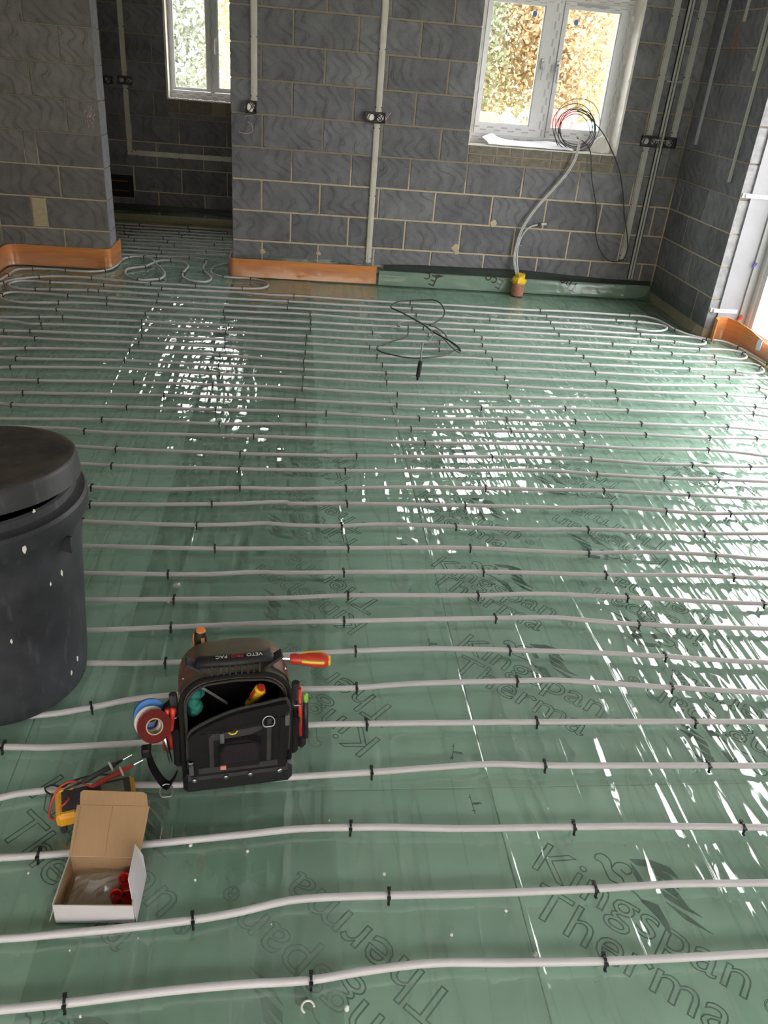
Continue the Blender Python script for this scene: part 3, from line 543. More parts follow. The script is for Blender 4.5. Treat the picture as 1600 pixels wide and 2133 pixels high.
def put_print(me, x, y, ang, name='printed_lettering', sx=1., z=-.0114):
    o = link(name, me, 'print_green', floor); o.location = (x, y, z); o.rotation_euler = (0, 0, ang); o.scale = (sx, 1, .12); return o
K_ME = text_mesh('Kingspan', .125, .0016); T_ME = text_mesh('Therma', .125, .0016); R_ME = text_mesh('\u00ae', .05, .0006)
def lion_mesh():
    m = MB()
    for p in LION_POLYS: m.prism(p, lambda a, b: (a, b, -.001), lambda a, b: (a, b, .003))
    for p in LION_LINES: m.tube([(v.x, v.y, 0) for v in spline([(a, b, 0) for a, b in p], .008)], .0019, 4)
    return m.mesh('printed_emblem')
LION = lion_mesh()
def advert(kx, ky, tx, ty, ang):
    a = R(ang); put_print(K_ME, kx, ky, a, sx=KSX); put_print(T_ME, tx, ty, a, sx=KSX)
    put_print(LION, kx, ky, a, 'printed_emblem')
    put_print(R_ME, kx + .53 * math.cos(a), ky + .53 * math.sin(a), a)
kw = max(v.co.x for v in K_ME.vertices); KSX = .50 / kw
for (kx, ky, tx, ty) in ((1.062, -5.43, 1.026, -5.54), (1.022, -4.626, .985, -4.735), (1.006, -4.157, .984, -4.262), (1.01, -3.64, .98, -3.75), (1.01, -3.12, .98, -3.23)):
    advert(kx, ky, tx, ty, -41)
for (tx, ty) in ((.85, -5.735), (.817, -4.925), (.82, -4.41), (.82, -3.89), (.82, -3.37), (2.03, -5.05), (2.03, -4.53), (2.03, -4.0), (2.02, -3.48), (-.33, -4.15), (-.33, -4.65)):
    advert(tx - .062, ty - .112, tx, ty, 136)
for (kx, ky) in ((-.13, -5.19), (-.15, -5.72), (2.25, -4.75), (2.25, -4.23), (2.25, -3.7), (2.25, -3.2)):
    advert(kx, ky, kx - .036, ky - .11, -43)
for (x, y) in ((.975, -5.25), (.955, -4.62), (.93, -4.02), (.955, -5.08)):      # small handling marks
    m = MB().box(-.012, .012, -.003, .003, -.001, .003).box(-.014, -.012, -.03, .03, -.001, .003).box(-.018, -.010, -.022, -.019, -.001, .003).box(-.018, -.010, .019, .022, -.001, .003)
    put_print(m.mesh('printed_mark'), x, y, R(random.uniform(-15, 15)), 'printed_mark')

# ------------------------------------------------------------------ green polythene over the boards
def undulate(X, Y, seed, n=34, amp=.00085):
    r = np.random.default_rng(seed); Z = np.zeros_like(X)
    for i in range(n):
        th = r.normal(R(8), R(24)); k = r.uniform(6, 70); ph = r.uniform(0, 6.28)
        cx_, cy_ = r.uniform(-1, 4), r.uniform(-7, 0); env = np.exp(-(((X - cx_) / r.uniform(.5, 2.)) ** 2 + ((Y - cy_) / r.uniform(.6, 2.5)) ** 2))
        u = X * math.cos(th) + Y * math.sin(th)
        Z += amp * r.uniform(.4, 1.) * (16 / (k + 8)) * np.sin(k * u + ph + 1.2 * np.sin(Y * 3 + ph)) * (env * 1.6 + .12)
    return Z
def crease(X, Y, x0, slope, h, w, wob=.012):
    c = x0 + slope * (Y + 5) + wob * np.sin(Y * 2.3 + x0 * 9); return h * np.exp(-((X - c) / w) ** 2)
def grid_sheet(name, x0, x1, y0, y1, base, seed, creases, parent=None, mat='polythene_green', dx=.013, dy=.035):
    xs = np.arange(x0, x1 + 1e-6, dx)
    for c in creases: xs = np.concatenate([xs, np.arange(c[0] - .09, c[0] + .09, .0045)])
    xs = np.unique(np.round(xs[(xs >= x0) & (xs <= x1)], 4)); ys = np.arange(y0, y1 + 1e-6, dy)
    X, Y = np.meshgrid(xs, ys); Z = base + undulate(X, Y, seed)
    for c in creases: Z += crease(X, Y, *c)
    Z = np.maximum(Z, base - .0018)
    V = np.stack([X.ravel(), Y.ravel(), Z.ravel()], 1); nx, ny = len(xs), len(ys)
    i = np.arange(nx - 1)[None, :] + np.arange(ny - 1)[:, None] * nx
    Fq = np.stack([i, i + 1, i + nx + 1, i + nx], -1).reshape(-1, 4)
    me = bpy.data.meshes.new(name); me.vertices.add(len(V)); me.vertices.foreach_set('co', V.ravel().astype(np.float32))
    me.loops.add(Fq.size); me.loops.foreach_set('vertex_index', Fq.ravel().astype(np.int32))
    me.polygons.add(len(Fq)); me.polygons.foreach_set('loop_start', np.arange(0, Fq.size, 4).astype(np.int32))
    me.polygons.foreach_set('use_smooth', np.ones(len(Fq), bool)); me.update(calc_edges=True); me.validate()
    return link(name, me, mat, parent)
sheet_r = grid_sheet('polythene_sheet', 0.0, 3.484, -8.8, DY0 - .01, -.0085, 11, [(1.02, 0., .0035, .005), (1.485, .005, .005, .006), (1.25, -.03, .002, .004), (2.0, .05, .0035, .005), (2.5, .08, .003, .005)])
tag(sheet_r, 'large wrinkled green polythene sheet under the pipes on the door side', 'sheet')
grid_sheet('door_strip', 3.484, 3.72, DY1 + .02, DY0 - .02, -.0085, 11, [], sheet_r)
grid_sheet('far_strip', 0.0, 3.486, DY0 - .01, -.012, -.0085, 11, [(1.02, 0., .0035, .005), (1.485, .005, .005, .006)], sheet_r)
sheet_l = grid_sheet('polythene_sheet', -1.738, .62, -8.8, -.012, -.0048, 23, [(.1, .04, .003, .005), (-.4, -.02, .003, .005)])
tag(sheet_l, 'darker green polythene sheet lapped over the left side of the floor', 'sheet')
sheet_b = grid_sheet('polythene_sheet', -.93, -.005, -.012, .22, -.004, 31, [])
tag(sheet_b, 'green polythene sheet running through the opening into the dark back room', 'sheet')
grid_sheet('room_part', -1.89, .245, .22, 2.04, -.004, 37, [], sheet_b)

# upstand boards and turned-up polythene at the foot of the walls
up_far = MB().rbox(1.165, 3.47, -.05, -.022, -.002, .112, .003).build('upstand_board', 'upstand_green')
tag(up_far, 'pale green insulation upstand along the foot of the window wall', 'insulation board')
for (bodyt, x, z, ang, sz) in (('Ec', 1.66, .088, 160, .125), ('Eco', 2.21, .088, 160, .115), ('The', 2.85, .090, 158, .11)):
    o = link('printed_lettering', text_mesh(bodyt, sz, None, .0003), 'print_brown', up_far)
    o.matrix_local = Matrix.Translation((x, -.0508, z)) @ Matrix.Rotation(R(90), 4, 'X') @ Matrix.Rotation(R(ang), 4, 'Z')
m = MB(); m.prism([(1.60, .095), (1.65, .112), (1.70, .10), (1.65, .083)], lambda a, b: (a, -.0503, b), lambda a, b: (a, -.0512, b)); m.build('printed_mark', 'print_brown', up_far)
def turn_up(name, p0, p1, nrm, prof, seed, label, mat='polythene_upturn'):
    """film swept from p0 to p1; prof: list of (distance off wall, height)"""
    L = (Vector(p1) - Vector(p0)); n = int(L.length / .03); r = random.Random(seed); m = MB(); k = len(prof)
    ph = [r.uniform(0, 6.28) for _ in range(6)]
    for i in range(n + 1):
        t = i / n; p = Vector(p0) + L * t; s = t * L.length
        for j, (d, h) in enumerate(prof):
            w = math.sin(s * 9 + ph[0] + j) * .006 + math.sin(s * 23 + ph[1] + 1.7 * j) * .004 + r.uniform(-.002, .002)
            hh = h + (math.sin(s * 3.1 + ph[2]) * .010 + math.sin(s * 11 + ph[3]) * .005) * (j / (k - 1))
            q = p + Vector(nrm) * max(.004, d + w * (.4 + .6 * (0 < j < k - 1))); m.v.append((q.x, q.y, max(hh, .006)))
    for i in range(n):
        for j in range(k - 1): m.f.append((i * k + j, (i + 1) * k + j, (i + 1) * k + j + 1, i * k + j + 1))
    o = m.build(name, mat, smooth=True); tag(o, label, 'sheet'); return o
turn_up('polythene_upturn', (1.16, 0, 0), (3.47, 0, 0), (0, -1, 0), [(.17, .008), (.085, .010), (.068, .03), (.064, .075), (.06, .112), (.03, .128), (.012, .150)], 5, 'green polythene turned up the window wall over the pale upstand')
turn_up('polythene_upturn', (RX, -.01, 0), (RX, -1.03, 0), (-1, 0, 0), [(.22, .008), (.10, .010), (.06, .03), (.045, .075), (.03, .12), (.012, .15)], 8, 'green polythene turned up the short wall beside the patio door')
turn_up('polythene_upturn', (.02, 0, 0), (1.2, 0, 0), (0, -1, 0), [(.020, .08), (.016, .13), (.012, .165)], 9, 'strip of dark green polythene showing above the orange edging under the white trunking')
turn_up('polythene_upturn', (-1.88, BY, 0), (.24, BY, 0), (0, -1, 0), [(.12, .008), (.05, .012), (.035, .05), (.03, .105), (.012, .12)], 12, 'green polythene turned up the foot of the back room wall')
def dpc(name, pts, y0, label):
    m = MB(); m.prism(pts, lambda a, b: (a, y0, b), lambda a, b: (a, y0 - .006, b)); o = m.build(name, 'dpc_black'); tag(o, label, 'damp course'); return o
dpc('damp_course', [(1.18, .06), (1.18, .155), (1.5, .168), (1.9, .172), (2.2, .178), (2.45, .174), (2.8, .156), (3.1, .146), (3.47, .145), (3.47, .05)], -.006, 'black damp proof strip along the window wall above the upstand')
dpc('damp_course', [(-1.88, .09), (-1.88, .15), (-1.0, .158), (-.4, .154), (.24, .15), (.24, .09)], BY - .004, 'black damp proof strip across the back room wall')
# ================================================================== HEATING PIPES AND CLIPS
def clip_mesh():
    m = MB(); r = .0094; w = .0027
    path = [(-r - .007, -.010)] + [(-r - .0015, -.012), (-r - .001, .0)] + [(r * math.cos(a) * 1.1, r * math.sin(a) * 1.12) for a in [R(180 - 30 * k) for k in range(0, 7)]] + [(r + .001, .0), (r + .0015, -.012), (r + .007, -.010)]
    P = [Vector((0, a, b)) for a, b in path]
    for a, b in zip(P, P[1:]):
        d = (b - a); t = d.normalized(); nn = Vector((0, -t.z, t.y))
        m.obox((a + b) / 2, (1, 0, 0), t, nn, w, d.length / 2 + .0008, .0014)
    m.box(-.004, .004, r - .001, r + .006, .006, .0095); m.box(-.004, .004, -r - .006, -r + .001, .006, .0095)
    me = m.mesh('pipe_clip'); me.materials.append(MATS['black_clip']); return me
CLIP = clip_mesh(); PR = .0082; PZ = .0126
def quarter(p, dirx, side, r=.075):
    """points of a quarter bend leaving the run end p in direction dirx, turning to side (+1 = +y)"""
    return [(p[0] + dirx * r * math.sin(a), p[1] + side * r * (1 - math.cos(a))) for a in [R(15 * k) for k in range(1, 7)]]
def heating_pipe(pts, label, tail_l=None, tail_r=None, group='underfloor heating pipes'):
    xy = [(p[0], p[1]) for p in pts]; clips = [k for k, p in enumerate(pts) if p[2]]
    pre = []; post = []
    if tail_l:
        xe, side = tail_l; a = (xe, xy[0][1] + random.uniform(-.008, .008)); pre = quarter(a, -1, side)[::-1] + [a]
        n = max(1, int((xy[0][0] - xe) / .45))
        pre += [(xe + (xy[0][0] - xe) * k / n, a[1] + (xy[0][1] - a[1]) * k / n + random.uniform(-.006, .006)) for k in range(1, n)]
    if tail_r:
        xe, side = tail_r; a = (xe, xy[-1][1] + random.uniform(-.008, .008)); n = max(1, int((xe - xy[-1][0]) / .45))
        post = [(xy[-1][0] + (xe - xy[-1][0]) * k / n, xy[-1][1] + (a[1] - xy[-1][1]) * k / n + random.uniform(-.006, .006)) for k in range(1, n)] + [a] + quarter(a, 1, side)
    full = pre + xy + post
    P3 = spline([(a, b, PZ) for a, b in full], .035)
    o = smooth_by_angle(MB().tube(P3, PR, 10).build('heating_pipe', 'bright_pipe'), 60); tag(o, label, 'pipe', group)
    def put(q, d):
        c = bpy.data.objects.new('pipe_clip', CLIP); col.objects.link(c); c.parent = o; c.location = (q[0], q[1], PZ); c.rotation_euler = (0, 0, math.atan2(d[1], d[0]) + random.uniform(-.09, .09))
    off = len(pre)
    for k in clips:
        i = k + off; a = full[max(i - 1, 0)]; b = full[min(i + 1, len(full) - 1)]; put(full[i], (b[0] - a[0], b[1] - a[1]))
    for seg in (pre, post):
        for q in seg[1:-7:2] if len(seg) > 8 else []: put(q, (1, 0))
    return o
heating_pipe([(-1.75, -.75, 0)] + PIPES['perim'] + [(-1.35, .43, 0), (-1.7, .42, 0)], 'white heating pipe curling in loops round the orange edged pillar foot')
heating_pipe([(-1.72, -.9, 0)] + PIPES['p2'] + [(.12, .42, 0)], 'white heating pipe hooking back in a loop right of the passage opening')
heating_pipe(PIPES['serp'], 'long serpentine white heating pipe with hairpin bends at both ends, nearest the window wall', tail_r=(-1.5, -1) if False else None)
heating_pipe(PIPES['h67'], 'white hairpin heating pipe bending beside the buckled orange edging')
heating_pipe(PIPES['h89'], 'white hairpin heating pipe whose bend touches the right edge of the photo')
ordn = ['nearest row to the camera', 'second row from the camera', 'third row from the camera', 'fourth row from the camera', 'fifth row from the camera', 'sixth row from the camera', 'seventh row from the camera', 'eighth row from the camera', 'ninth row from the camera', 'tenth row from the camera', 'eleventh row from the camera', 'twelfth row from the camera', 'thirteenth row from the camera', 'fourteenth row from the camera', 'fifteenth row from the camera', 'sixteenth row from the camera', 'seventeenth row from the camera', 'eighteenth row from the camera', 'nineteenth row from the camera', 'twentieth row from the camera', 'twenty-first row from the camera', 'twenty-second row from the camera', 'twenty-third row from the camera', 'twenty-fourth row from the camera']
extra = {33: '', 32: ', passing in front of the cardboard box', 31: ', running behind the cardboard box', 30: ', running under the tool bag front', 29: ', running behind the strap of the tool bag', 28: ', emerging from the foot of the black bin', 27: ', level with the red screwdriver handle', 26: ', just beyond the tool bag', 17: ', just beyond the bin lid'}
for k in range(10, 34):
    lab = 'white heating pipe, ' + ordn[33 - k] + extra.get(k, '')
    ev = (k % 2 == 0)
    xl = -1.45 if not 20 <= k <= 29 else -1.45
    heating_pipe(PIPES[k], lab, tail_l=(xl, 1 if ev else -1), tail_r=(3.56 if k <= 11 else 3.42, -1 if ev else 1))
rr = random.Random(5)
words = ['farthest', 'second farthest', 'third farthest', 'fourth farthest', 'fifth farthest', 'sixth farthest', 'seventh farthest', 'eighth farthest', 'ninth farthest']
for i in range(9):
    y = 1.76 - .142 * i
    pts = [(-1.6, y, 0), (-1.05 + rr.uniform(-.1, .1), y + rr.uniform(-.01, .01), 1), (-.62 + rr.uniform(-.1, .1), y + rr.uniform(-.012, .012), 1), (-.25 + rr.uniform(-.1, .1), y + rr.uniform(-.01, .01), i % 2), (.2, y, 0)]
    heating_pipe(pts, 'white heating pipe on the back room floor, %s through the opening' % words[i], group='heating pipes in the back room')
# ================================================================== WINDOWS, DOOR
def uvbar(name, parent, mat, x0, x1, y0, y1, z0, z1):
    m = MB().box(x0, x1, y0, y1, z0, z1); me = m.mesh(name); uvl = me.uv_layers.new(name='UVMap')
    ex = (x1 - x0, y1 - y0, z1 - z0); lo = (x0, y0, z0); ax = 0 if ex[0] >= ex[2] and ex[0] >= ex[1] else (1 if ex[1] >= ex[2] else 2)
    for pl in me.polygons:
        nr = max(range(3), key=lambda i: abs(pl.normal[i])); oth = [i for i in range(3) if i != ax and i != nr]
        for li in pl.loop_indices:
            c = me.vertices[me.loops[li].vertex_index].co
            uvl.data[li].uv = (c[ax], (c[oth[0]] - lo[oth[0]]) / max(ex[oth[0]], 1e-4) if oth else .5)
    me.materials.append(MATS[mat]); o = bpy.data.objects.new(name, me); col.objects.link(o); o.parent = parent; return o
def lever(name, parent, x, y, z):
    m = MB().rbox(x - .011, x + .011, y - .012, y, z - .035, z + .035, .003).tube([(x, y - .012, z + .01), (x, y - .045, z + .01)], .008, 8).rbox(x - .009, x + .009, y - .052, y - .038, z - .105, z + .02, .004)
    return m.build(name, 'galv_steel', parent)
def window(n, x0, x1, z0, z1, yf, sashes, mull, wall_y, label):
    root = structure(empty('window_%d' % n, (0, 0, 0))); root['label'] = label
    uvbar('window_frame', root, 'taped_upvc', x0, x1, yf, yf + .07, z0, z0 + .066)
    uvbar('window_frame', root, 'taped_upvc', x0, x1, yf, yf + .07, z1 - .04, z1)
    uvbar('window_frame', root, 'taped_upvc', x0, x0 + .036, yf, yf + .07, z0 + .066, z1 - .04)
    uvbar('window_frame', root, 'taped_upvc', x1 - .036, x1, yf, yf + .07, z0 + .066, z1 - .04)
    uvbar('mullion', root, 'taped_upvc', mull[0], mull[1], yf - .002, yf + .07, z0 + .066, z1 - .04)
    for (g0, g1, gz0, gz1, a0, a1) in sashes:
        s = uvbar('sash_rail', root, 'taped_upvc', a0 + .003, a1 - .003, yf - .014, yf + .05, z0 + .070, gz0)
        uvbar('sash_rail', root, 'taped_upvc', a0 + .003, a1 - .003, yf - .014, yf + .05, gz1, z1 - .044)
        uvbar('sash_stile', root, 'white_upvc', a0 + .003, g0, yf - .014, yf + .05, gz0, gz1)
        uvbar('sash_stile', root, 'white_upvc', g1, a1 - .003, yf - .014, yf + .05, gz0, gz1)
        b = MB()   # sloped glazing bead
        for (p, q) in (((g0, gz0), (g0 + .01, gz0 + .01)),): pass
        b.box(g0, g1, yf, yf + .02, gz0, gz0 + .009).box(g0, g1, yf, yf + .02, gz1 - .009, gz1).box(g0, g0 + .009, yf, yf + .02, gz0 + .009, gz1 - .009).box(g1 - .009, g1, yf, yf + .02, gz0 + .009, gz1 - .009)
        b.build('glazing_bead', 'white_upvc', root)
        MB().box(g0 + .002, g1 - .002, yf + .012, yf + .018, gz0 + .002, gz1 - .002).build('glass_pane', 'window_glass', root)
    return root
w2 = window(2, 1.806, 2.932, 1.092, 2.112, .172, [(1.873, 2.275, 1.232, 2.034, 1.842, 2.333), (2.440, 2.846, 1.228, 2.032, 2.410, 2.896)], (2.333, 2.410), 0, 'white taped window with two sashes in the right part of the block wall')
lever('window_handle', w2, 2.304, .158, 1.66); lever('window_handle', w2, 2.424, .158, 1.65)
MB().box(WX1 - .013, WX1 + .004, .0, .25, WZ0, WZ1).build('reveal_board', 'reveal_white', w2)
MB().box(WX0 - .004, WX0 + .010, .002, .25, WZ0, WZ1).build('reveal_board', 'reveal_white', w2)
MB().box(WX0 - .004, WX1 + .004, .0, .25, WZ0 - .006, WZ0 + .003).build('sill_board', 'reveal_white', w2)
MB().box(WX0 - .004, WX1 + .004, .0, .25, WZ1 - .012, WZ1).build('reveal_board', 'reveal_white', w2)
uvbar('trickle_vent', w2, 'frame_grey', 2.50, 2.74, .150, .160, 2.048, 2.064)
for z in (2.034, 1.60, 1.299): MB().box(WX1 - .017, WX1 - .013, .004, .17, z - .010, z + .010).build('fixing_strap', 'white_upvc', w2)
for (zz, s) in ((2.0, .02), (1.72, .016), (1.5, .014), (1.36, .012)):
    MB().lathe([(.001, -s), (s * .7, -s * .6), (s, 0), (s * .7, s * .6), (.001, s)], 8, (WX1 - .022, .158)).build('foam_bead', 'foam_white', w2).location.z = zz
for (x, z) in ((2.20, 1.975), (2.52, 1.945)):
    o = MB().prism([(x + .017 * math.cos(a), z + .020 * math.sin(a)) for a in [2 * math.pi * k / 14 for k in range(14)]], lambda a, b: (a, .1828, b), lambda a, b: (a, .1838, b)).build('glass_sticker', 'sticker_blue' if 'sticker_blue' in MATS else simple('sticker_blue', (.12, .22, .62)).name, w2)
w1 = window(1, -.742, .112, 1.126, 2.112, BY + .15, [(-.686, -.379, 1.212, 2.05, -.706, -.352), (-.274, .046, 1.228, 2.05, -.312, .076)], (-.352, -.312), BY, 'white taped window in the dark back room')
lever('window_handle', w1, -.293, BY + .136, 1.62)
MB().box(BX0 - .004, BX0 + .014, BY, BY + .25, BZ0, BZ1).build('reveal_board', 'reveal_white', w1)
MB().box(BX0 - .004, BX1 + .004, BY + .01, BY + .25, BZ0 - .008, BZ0 + .004).build('sill_board', 'reveal_white', w1)
rr = random.Random(9); m = MB()
for k in range(34):
    x = BX0 + .02 + k * .022; s = rr.uniform(.006, .016); m.lathe([(.001, -s), (s, -s * .3), (s, s * .4), (.001, s)], 6, (x, BY + rr.uniform(.0, .03)), M=Matrix.Translation((0, 0, BZ0 + .003)))
m.build('foam_line', 'foam_white', w1)

# patio door in the right wall
d1 = structure(empty('door_1')); d1['label'] = 'white framed patio door with tall glass beside the short block wall'
MB().box(3.562, 3.722, DY0 - .016, DY0 + .01, .0, 2.2).build('cavity_closer', 'jamb_white', d1)
MB().box(3.722, 3.775, DY0 - .03, DY0 + .01, .0, 2.2).build('frame_stile', 'frame_grey', d1)
MB().box(3.777, 3.86, DY0 - .075, DY0 + .01, .0, 2.2).build('frame_stile', 'white_upvc', d1)
MB().box(3.74, 3.86, DY1, DY0, -.05, .055).build('threshold', 'white_upvc', d1)
MB().box(3.74, 3.86, DY1, DY0, 2.14, 2.2).build('frame_head', 'white_upvc', d1)
MB().box(3.74, 3.86, DY1, DY1 + .07, .0, 2.2).build('frame_stile', 'white_upvc', d1)
MB().box(3.60, 3.74, DY1 - .005, DY1 + .015, .0, 2.2).build('cavity_closer', 'jamb_white', d1)
nleaf = 3; L = (DY0 - .075 - (DY1 + .07)) / nleaf
for k in range(nleaf):
    ya = DY0 - .075 - k * L; yb = ya - L
    m = MB().box(3.79, 3.85, ya - .045, ya - .002, .057, 2.138).box(3.79, 3.85, yb + .002, yb + .045, .057, 2.138).box(3.79, 3.85, yb + .045, ya - .045, .057, .10).box(3.79, 3.85, yb + .045, ya - .045, 2.095, 2.138)
    m.build('leaf_frame', 'white_upvc', d1)
    MB().box(3.817, 3.823, yb + .045, ya - .045, .10, 2.095).build('glass_pane', 'window_glass', d1)
for z in (.20, .985):
    MB().box(3.52, 3.70, DY0 - .022, DY0 - .017, z - .014, z + .014).box(3.50, 3.53, DY0 - .010, DY0 - .001, z - .014, z + .014).build('fixing_strap', 'white_upvc', d1)
simple('sticker_red', (.6, .06, .03), .6)
o = MB().prism([(3.705, .14), (3.738, .15), (3.742, .175), (3.73, .185), (3.72, .165)], lambda a, b: (a, DY0 - .034, b), lambda a, b: (a, DY0 - .040, b)).build('packer', 'sticker_red', d1)
simple('packer_blue', (.08, .06, .35), .6)
MB().prism([(3.70, .52), (3.725, .53), (3.735, .55), (3.715, .56)], lambda a, b: (a, DY0 - .034, b), lambda a, b: (a, DY0 - .040, b)).build('packer', 'packer_blue', d1)

# ================================================================== ORANGE EDGING STRIPS
def arc(cx, cy, r, a0, a1, n=8): return [(cx + r * math.cos(R(a0 + (a1 - a0) * k / n)), cy + r * math.sin(R(a0 + (a1 - a0) * k / n))) for k in range(n + 1)]
def strip(path, z1, label, wav=.0):
    P = []
    for a, b in zip(path, path[1:]):
        n = max(1, int(math.hypot(b[0] - a[0], b[1] - a[1]) / .05)); P += [(a[0] + (b[0] - a[0]) * k / n, a[1] + (b[1] - a[1]) * k / n) for k in range(n)]
    P.append(path[-1]); n = len(P)
    zt = [z1(k / (n - 1)) if callable(z1) else z1 + random.uniform(-.0012, .0012) for k in range(n)]
    o = smooth_by_angle(MB().ribbon(P, .003, zt, .008).build('edging_strip', 'orange_strip'), 40); tag(o, label, 'edging', 'orange edging strips')
    f = MB()     # loose clear film skirt hanging on the strip
    for k, (x, y) in enumerate(P):
        t = Vector((P[min(k + 1, n - 1)][0] - P[max(k - 1, 0)][0], P[min(k + 1, n - 1)][1] - P[max(k - 1, 0)][1], 0)).normalized(); nn = Vector((t.y, -t.x, 0))
        for d, h in ((.0065, .095), (.010, .05), (.018, .006)):
            w = random.uniform(-.002, .003); q = Vector((x, y, 0)) + nn * (d + w); f.v.append((q.x, q.y, h + random.uniform(-.006, .006) * (h > .01)))
    for k in range(n - 1):
        for j in (0, 1): f.f.append((3 * k + j, 3 * k + 3 + j, 3 * k + 4 + j, 3 * k + 1 + j))
    f.build('film_skirt', 'skirt_film', o, smooth=True); return o
strip([(-1.70, -2.6)] + arc(-1.62, -.115, .085, 180, 90) + arc(-.965, -.075, .045, 90, 0)[0:0] + [(-.985, -.03)] + arc(-.985, .02, .05, -90, 0) + [(-.925, .14), (-.912, .24)], lambda t: .155 if t < .93 else .155 + .03 * (t - .93) / .07, 'orange edging strip curving round the foot of the pillar left of the opening')
strip([(-.028, .26)] + arc(.012, .01, .04, 180, 270) + [(1.148, -.030)], .142, 'orange edging strip along the foot of the wall right of the opening')
strip([(3.505, -1.20)] + [(3.52, -1.135), (3.56, -1.105), (3.62, -1.12), (3.665, -1.20), (3.69, -1.35), (3.69, -1.6), (3.68, -2.2), (3.685, -4.0)], lambda t: .165 if t < .05 else (.165 - .045 * min(1, (t - .05) / .14)), 'orange edging strip buckled along the patio door threshold')
o = MB().prism([(3.655, .135), (3.652, .06), (3.648, .11)], lambda a, b: (a, -1.52, b), lambda a, b: (a - .003, -1.58, b + .01)).build('tape_scrap', 'paper'); tag(o, 'scrap of white tape hanging on the orange edging by the door', 'tape')

# ================================================================== CABLE TRUNKING AND BOXES
def trunk(parts, label, mat='cream_pvc', w=.047, frame=(0, 0, 0), nails=True, group='white cable trunking'):
    """parts: list of (x0,x1,z0,z1) flat strips in wall coordinates"""
    ox, oy, th = frame; root = empty('cable_trunking', (ox, oy, 0), th)
    for (x0, x1, z0, z1) in parts:
        vert = (z1 - z0) > (x1 - x0); m = MB(); c = (x0 + x1) / 2 if vert else (z0 + z1) / 2; h = w / 2
        if vert:
            m.box(c - h, c + h, -.004, -.0008, z0, z1).box(c - h * .72, c + h * .72, -.013, -.004, z0, z1).box(c - h * .2, c + h * .42, -.0155, -.013, z0, z1)
        else:
            m.box(x0, x1, -.004, -.0008, c - h, c + h).box(x0, x1, -.013, -.004, c - h * .72, c + h * .72)
        m.build('channel', mat, root)
        if nails:
            L = (z1 - z0) if vert else (x1 - x0); n = max(2, int(L / .34) + 1)
            for k in range(n):
                q = (z0 if vert else x0) + .03 + (L - .06) * k / (n - 1)
                for s in (-1, 1):
                    a, b = (c + s * h * .88, q) if vert else (q, c + s * h * .88)
                    MB().box(a - .004, a + .004, -.0075, -.0035, b - .004, b + .004).build('nail', 'nail_black', root)
    tag(root, label, 'trunking', group); return root
def wallbox(x0, x1, z0, z1, frame, label, mat='box_dark', rings=2, cable=True):
    ox, oy, th = frame; root = empty('socket_box', (ox, oy, 0), th); t = .003
    MB().box(x0, x1, -.028, -.026 + .0, z0, z0).box(x0, x0 + t, -.032, .0, z0, z1).box(x1 - t, x1, -.032, .0, z0, z1).box(x0 + t, x1 - t, -.032, .0, z0, z0 + t).box(x0 + t, x1 - t, -.032, .0, z1 - t, z1).box(x0 + t, x1 - t, -.006, -.003, z0 + t, z1 - t).build('box_shell', mat, root)
    n = rings; w = (x1 - x0) / n
    for k in range(n):
        cx = x0 + w * (k + .5); cz = (z0 + z1) / 2; r = min(w, z1 - z0) * .36
        MB().prism([(cx + r * math.cos(2 * math.pi * j / 16), cz + r * math.sin(2 * math.pi * j / 16)) for j in range(16)], lambda a, b: (a, -.007, b), lambda a, b: (a, -.010, b)).build('knockout', 'galv_steel', root)
    if cable:
        P = [(x0 + (x1 - x0) * (.5 + .36 * math.sin(a * 1.0)), -.022 - .004 * math.cos(a * 2), (z0 + z1) / 2 + (z1 - z0) * .33 * math.cos(a * 1.7)) for a in np.linspace(0, 9, 40)]
        MB().tube(P, .003, 5).build('cable_tails', 'black_cable', root)
    for s in (x0 - .003, x1 + .001): MB().box(s, s + .002, -.036, -.026, (z0 + z1) / 2 - .008, (z0 + z1) / 2 + .008).build('fixing_lug', 'galv_steel', root)
    tag(root, label, 'socket box', 'electrical back boxes'); return root
FW = (0, 0, 0); BWF = (0, BY, 0); RWF = (RX, 0, -math.pi / 2)
trunk([(.145, .192, 1.266, CEIL - .01)], 'short cream trunking dropping to a square box beside the opening')
wallbox(.105, .188, 1.18, 1.263, FW, 'small square back box at the end of the short trunking', rings=1)
trunk([(1.052, 1.099, .165, 1.178), (1.056, 1.103, 1.258, CEIL - .01)], 'full height cream trunking down the middle of the block wall')
wallbox(.99, 1.132, 1.182, 1.256, FW, 'wide back box on the middle trunking')
trunk([(3.160, 3.210, .31, 1.165), (3.163, 3.213, 1.248, CEIL - .01)], 'grey white trunking right of the window, ending above the floor', 'grey_pvc', .05)
trunk([(3.360, 3.408, 1.248, CEIL - .01)], 'short grey white trunking nearest the dark corner', 'grey_pvc', .048)
wallbox(3.13, 3.272, 1.168, 1.244, FW, 'wide back box on the trunking right of the window'); wallbox(3.312, 3.408, 1.168, 1.244, FW, 'back box nearest the dark corner', rings=1)
t = empty('conduit_pair', (0, 0, 0))
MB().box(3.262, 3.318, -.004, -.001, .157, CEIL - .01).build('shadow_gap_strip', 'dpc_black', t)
for x in (3.276, 3.300): MB().tube([(x, -.014, .16), (x - .002, -.014, 1.2), (x + .003, -.014, CEIL - .01)], .0095, 8).build('conduit', 'grey_pvc', t)
for z in (1.22, 1.62): MB().box(3.225, 3.345, -.026, -.023, z - .005, z + .005).build('strap', 'galv_steel', t)
tag(t, 'pair of thin white conduits running to the floor between the two corner trunkings', 'conduit')
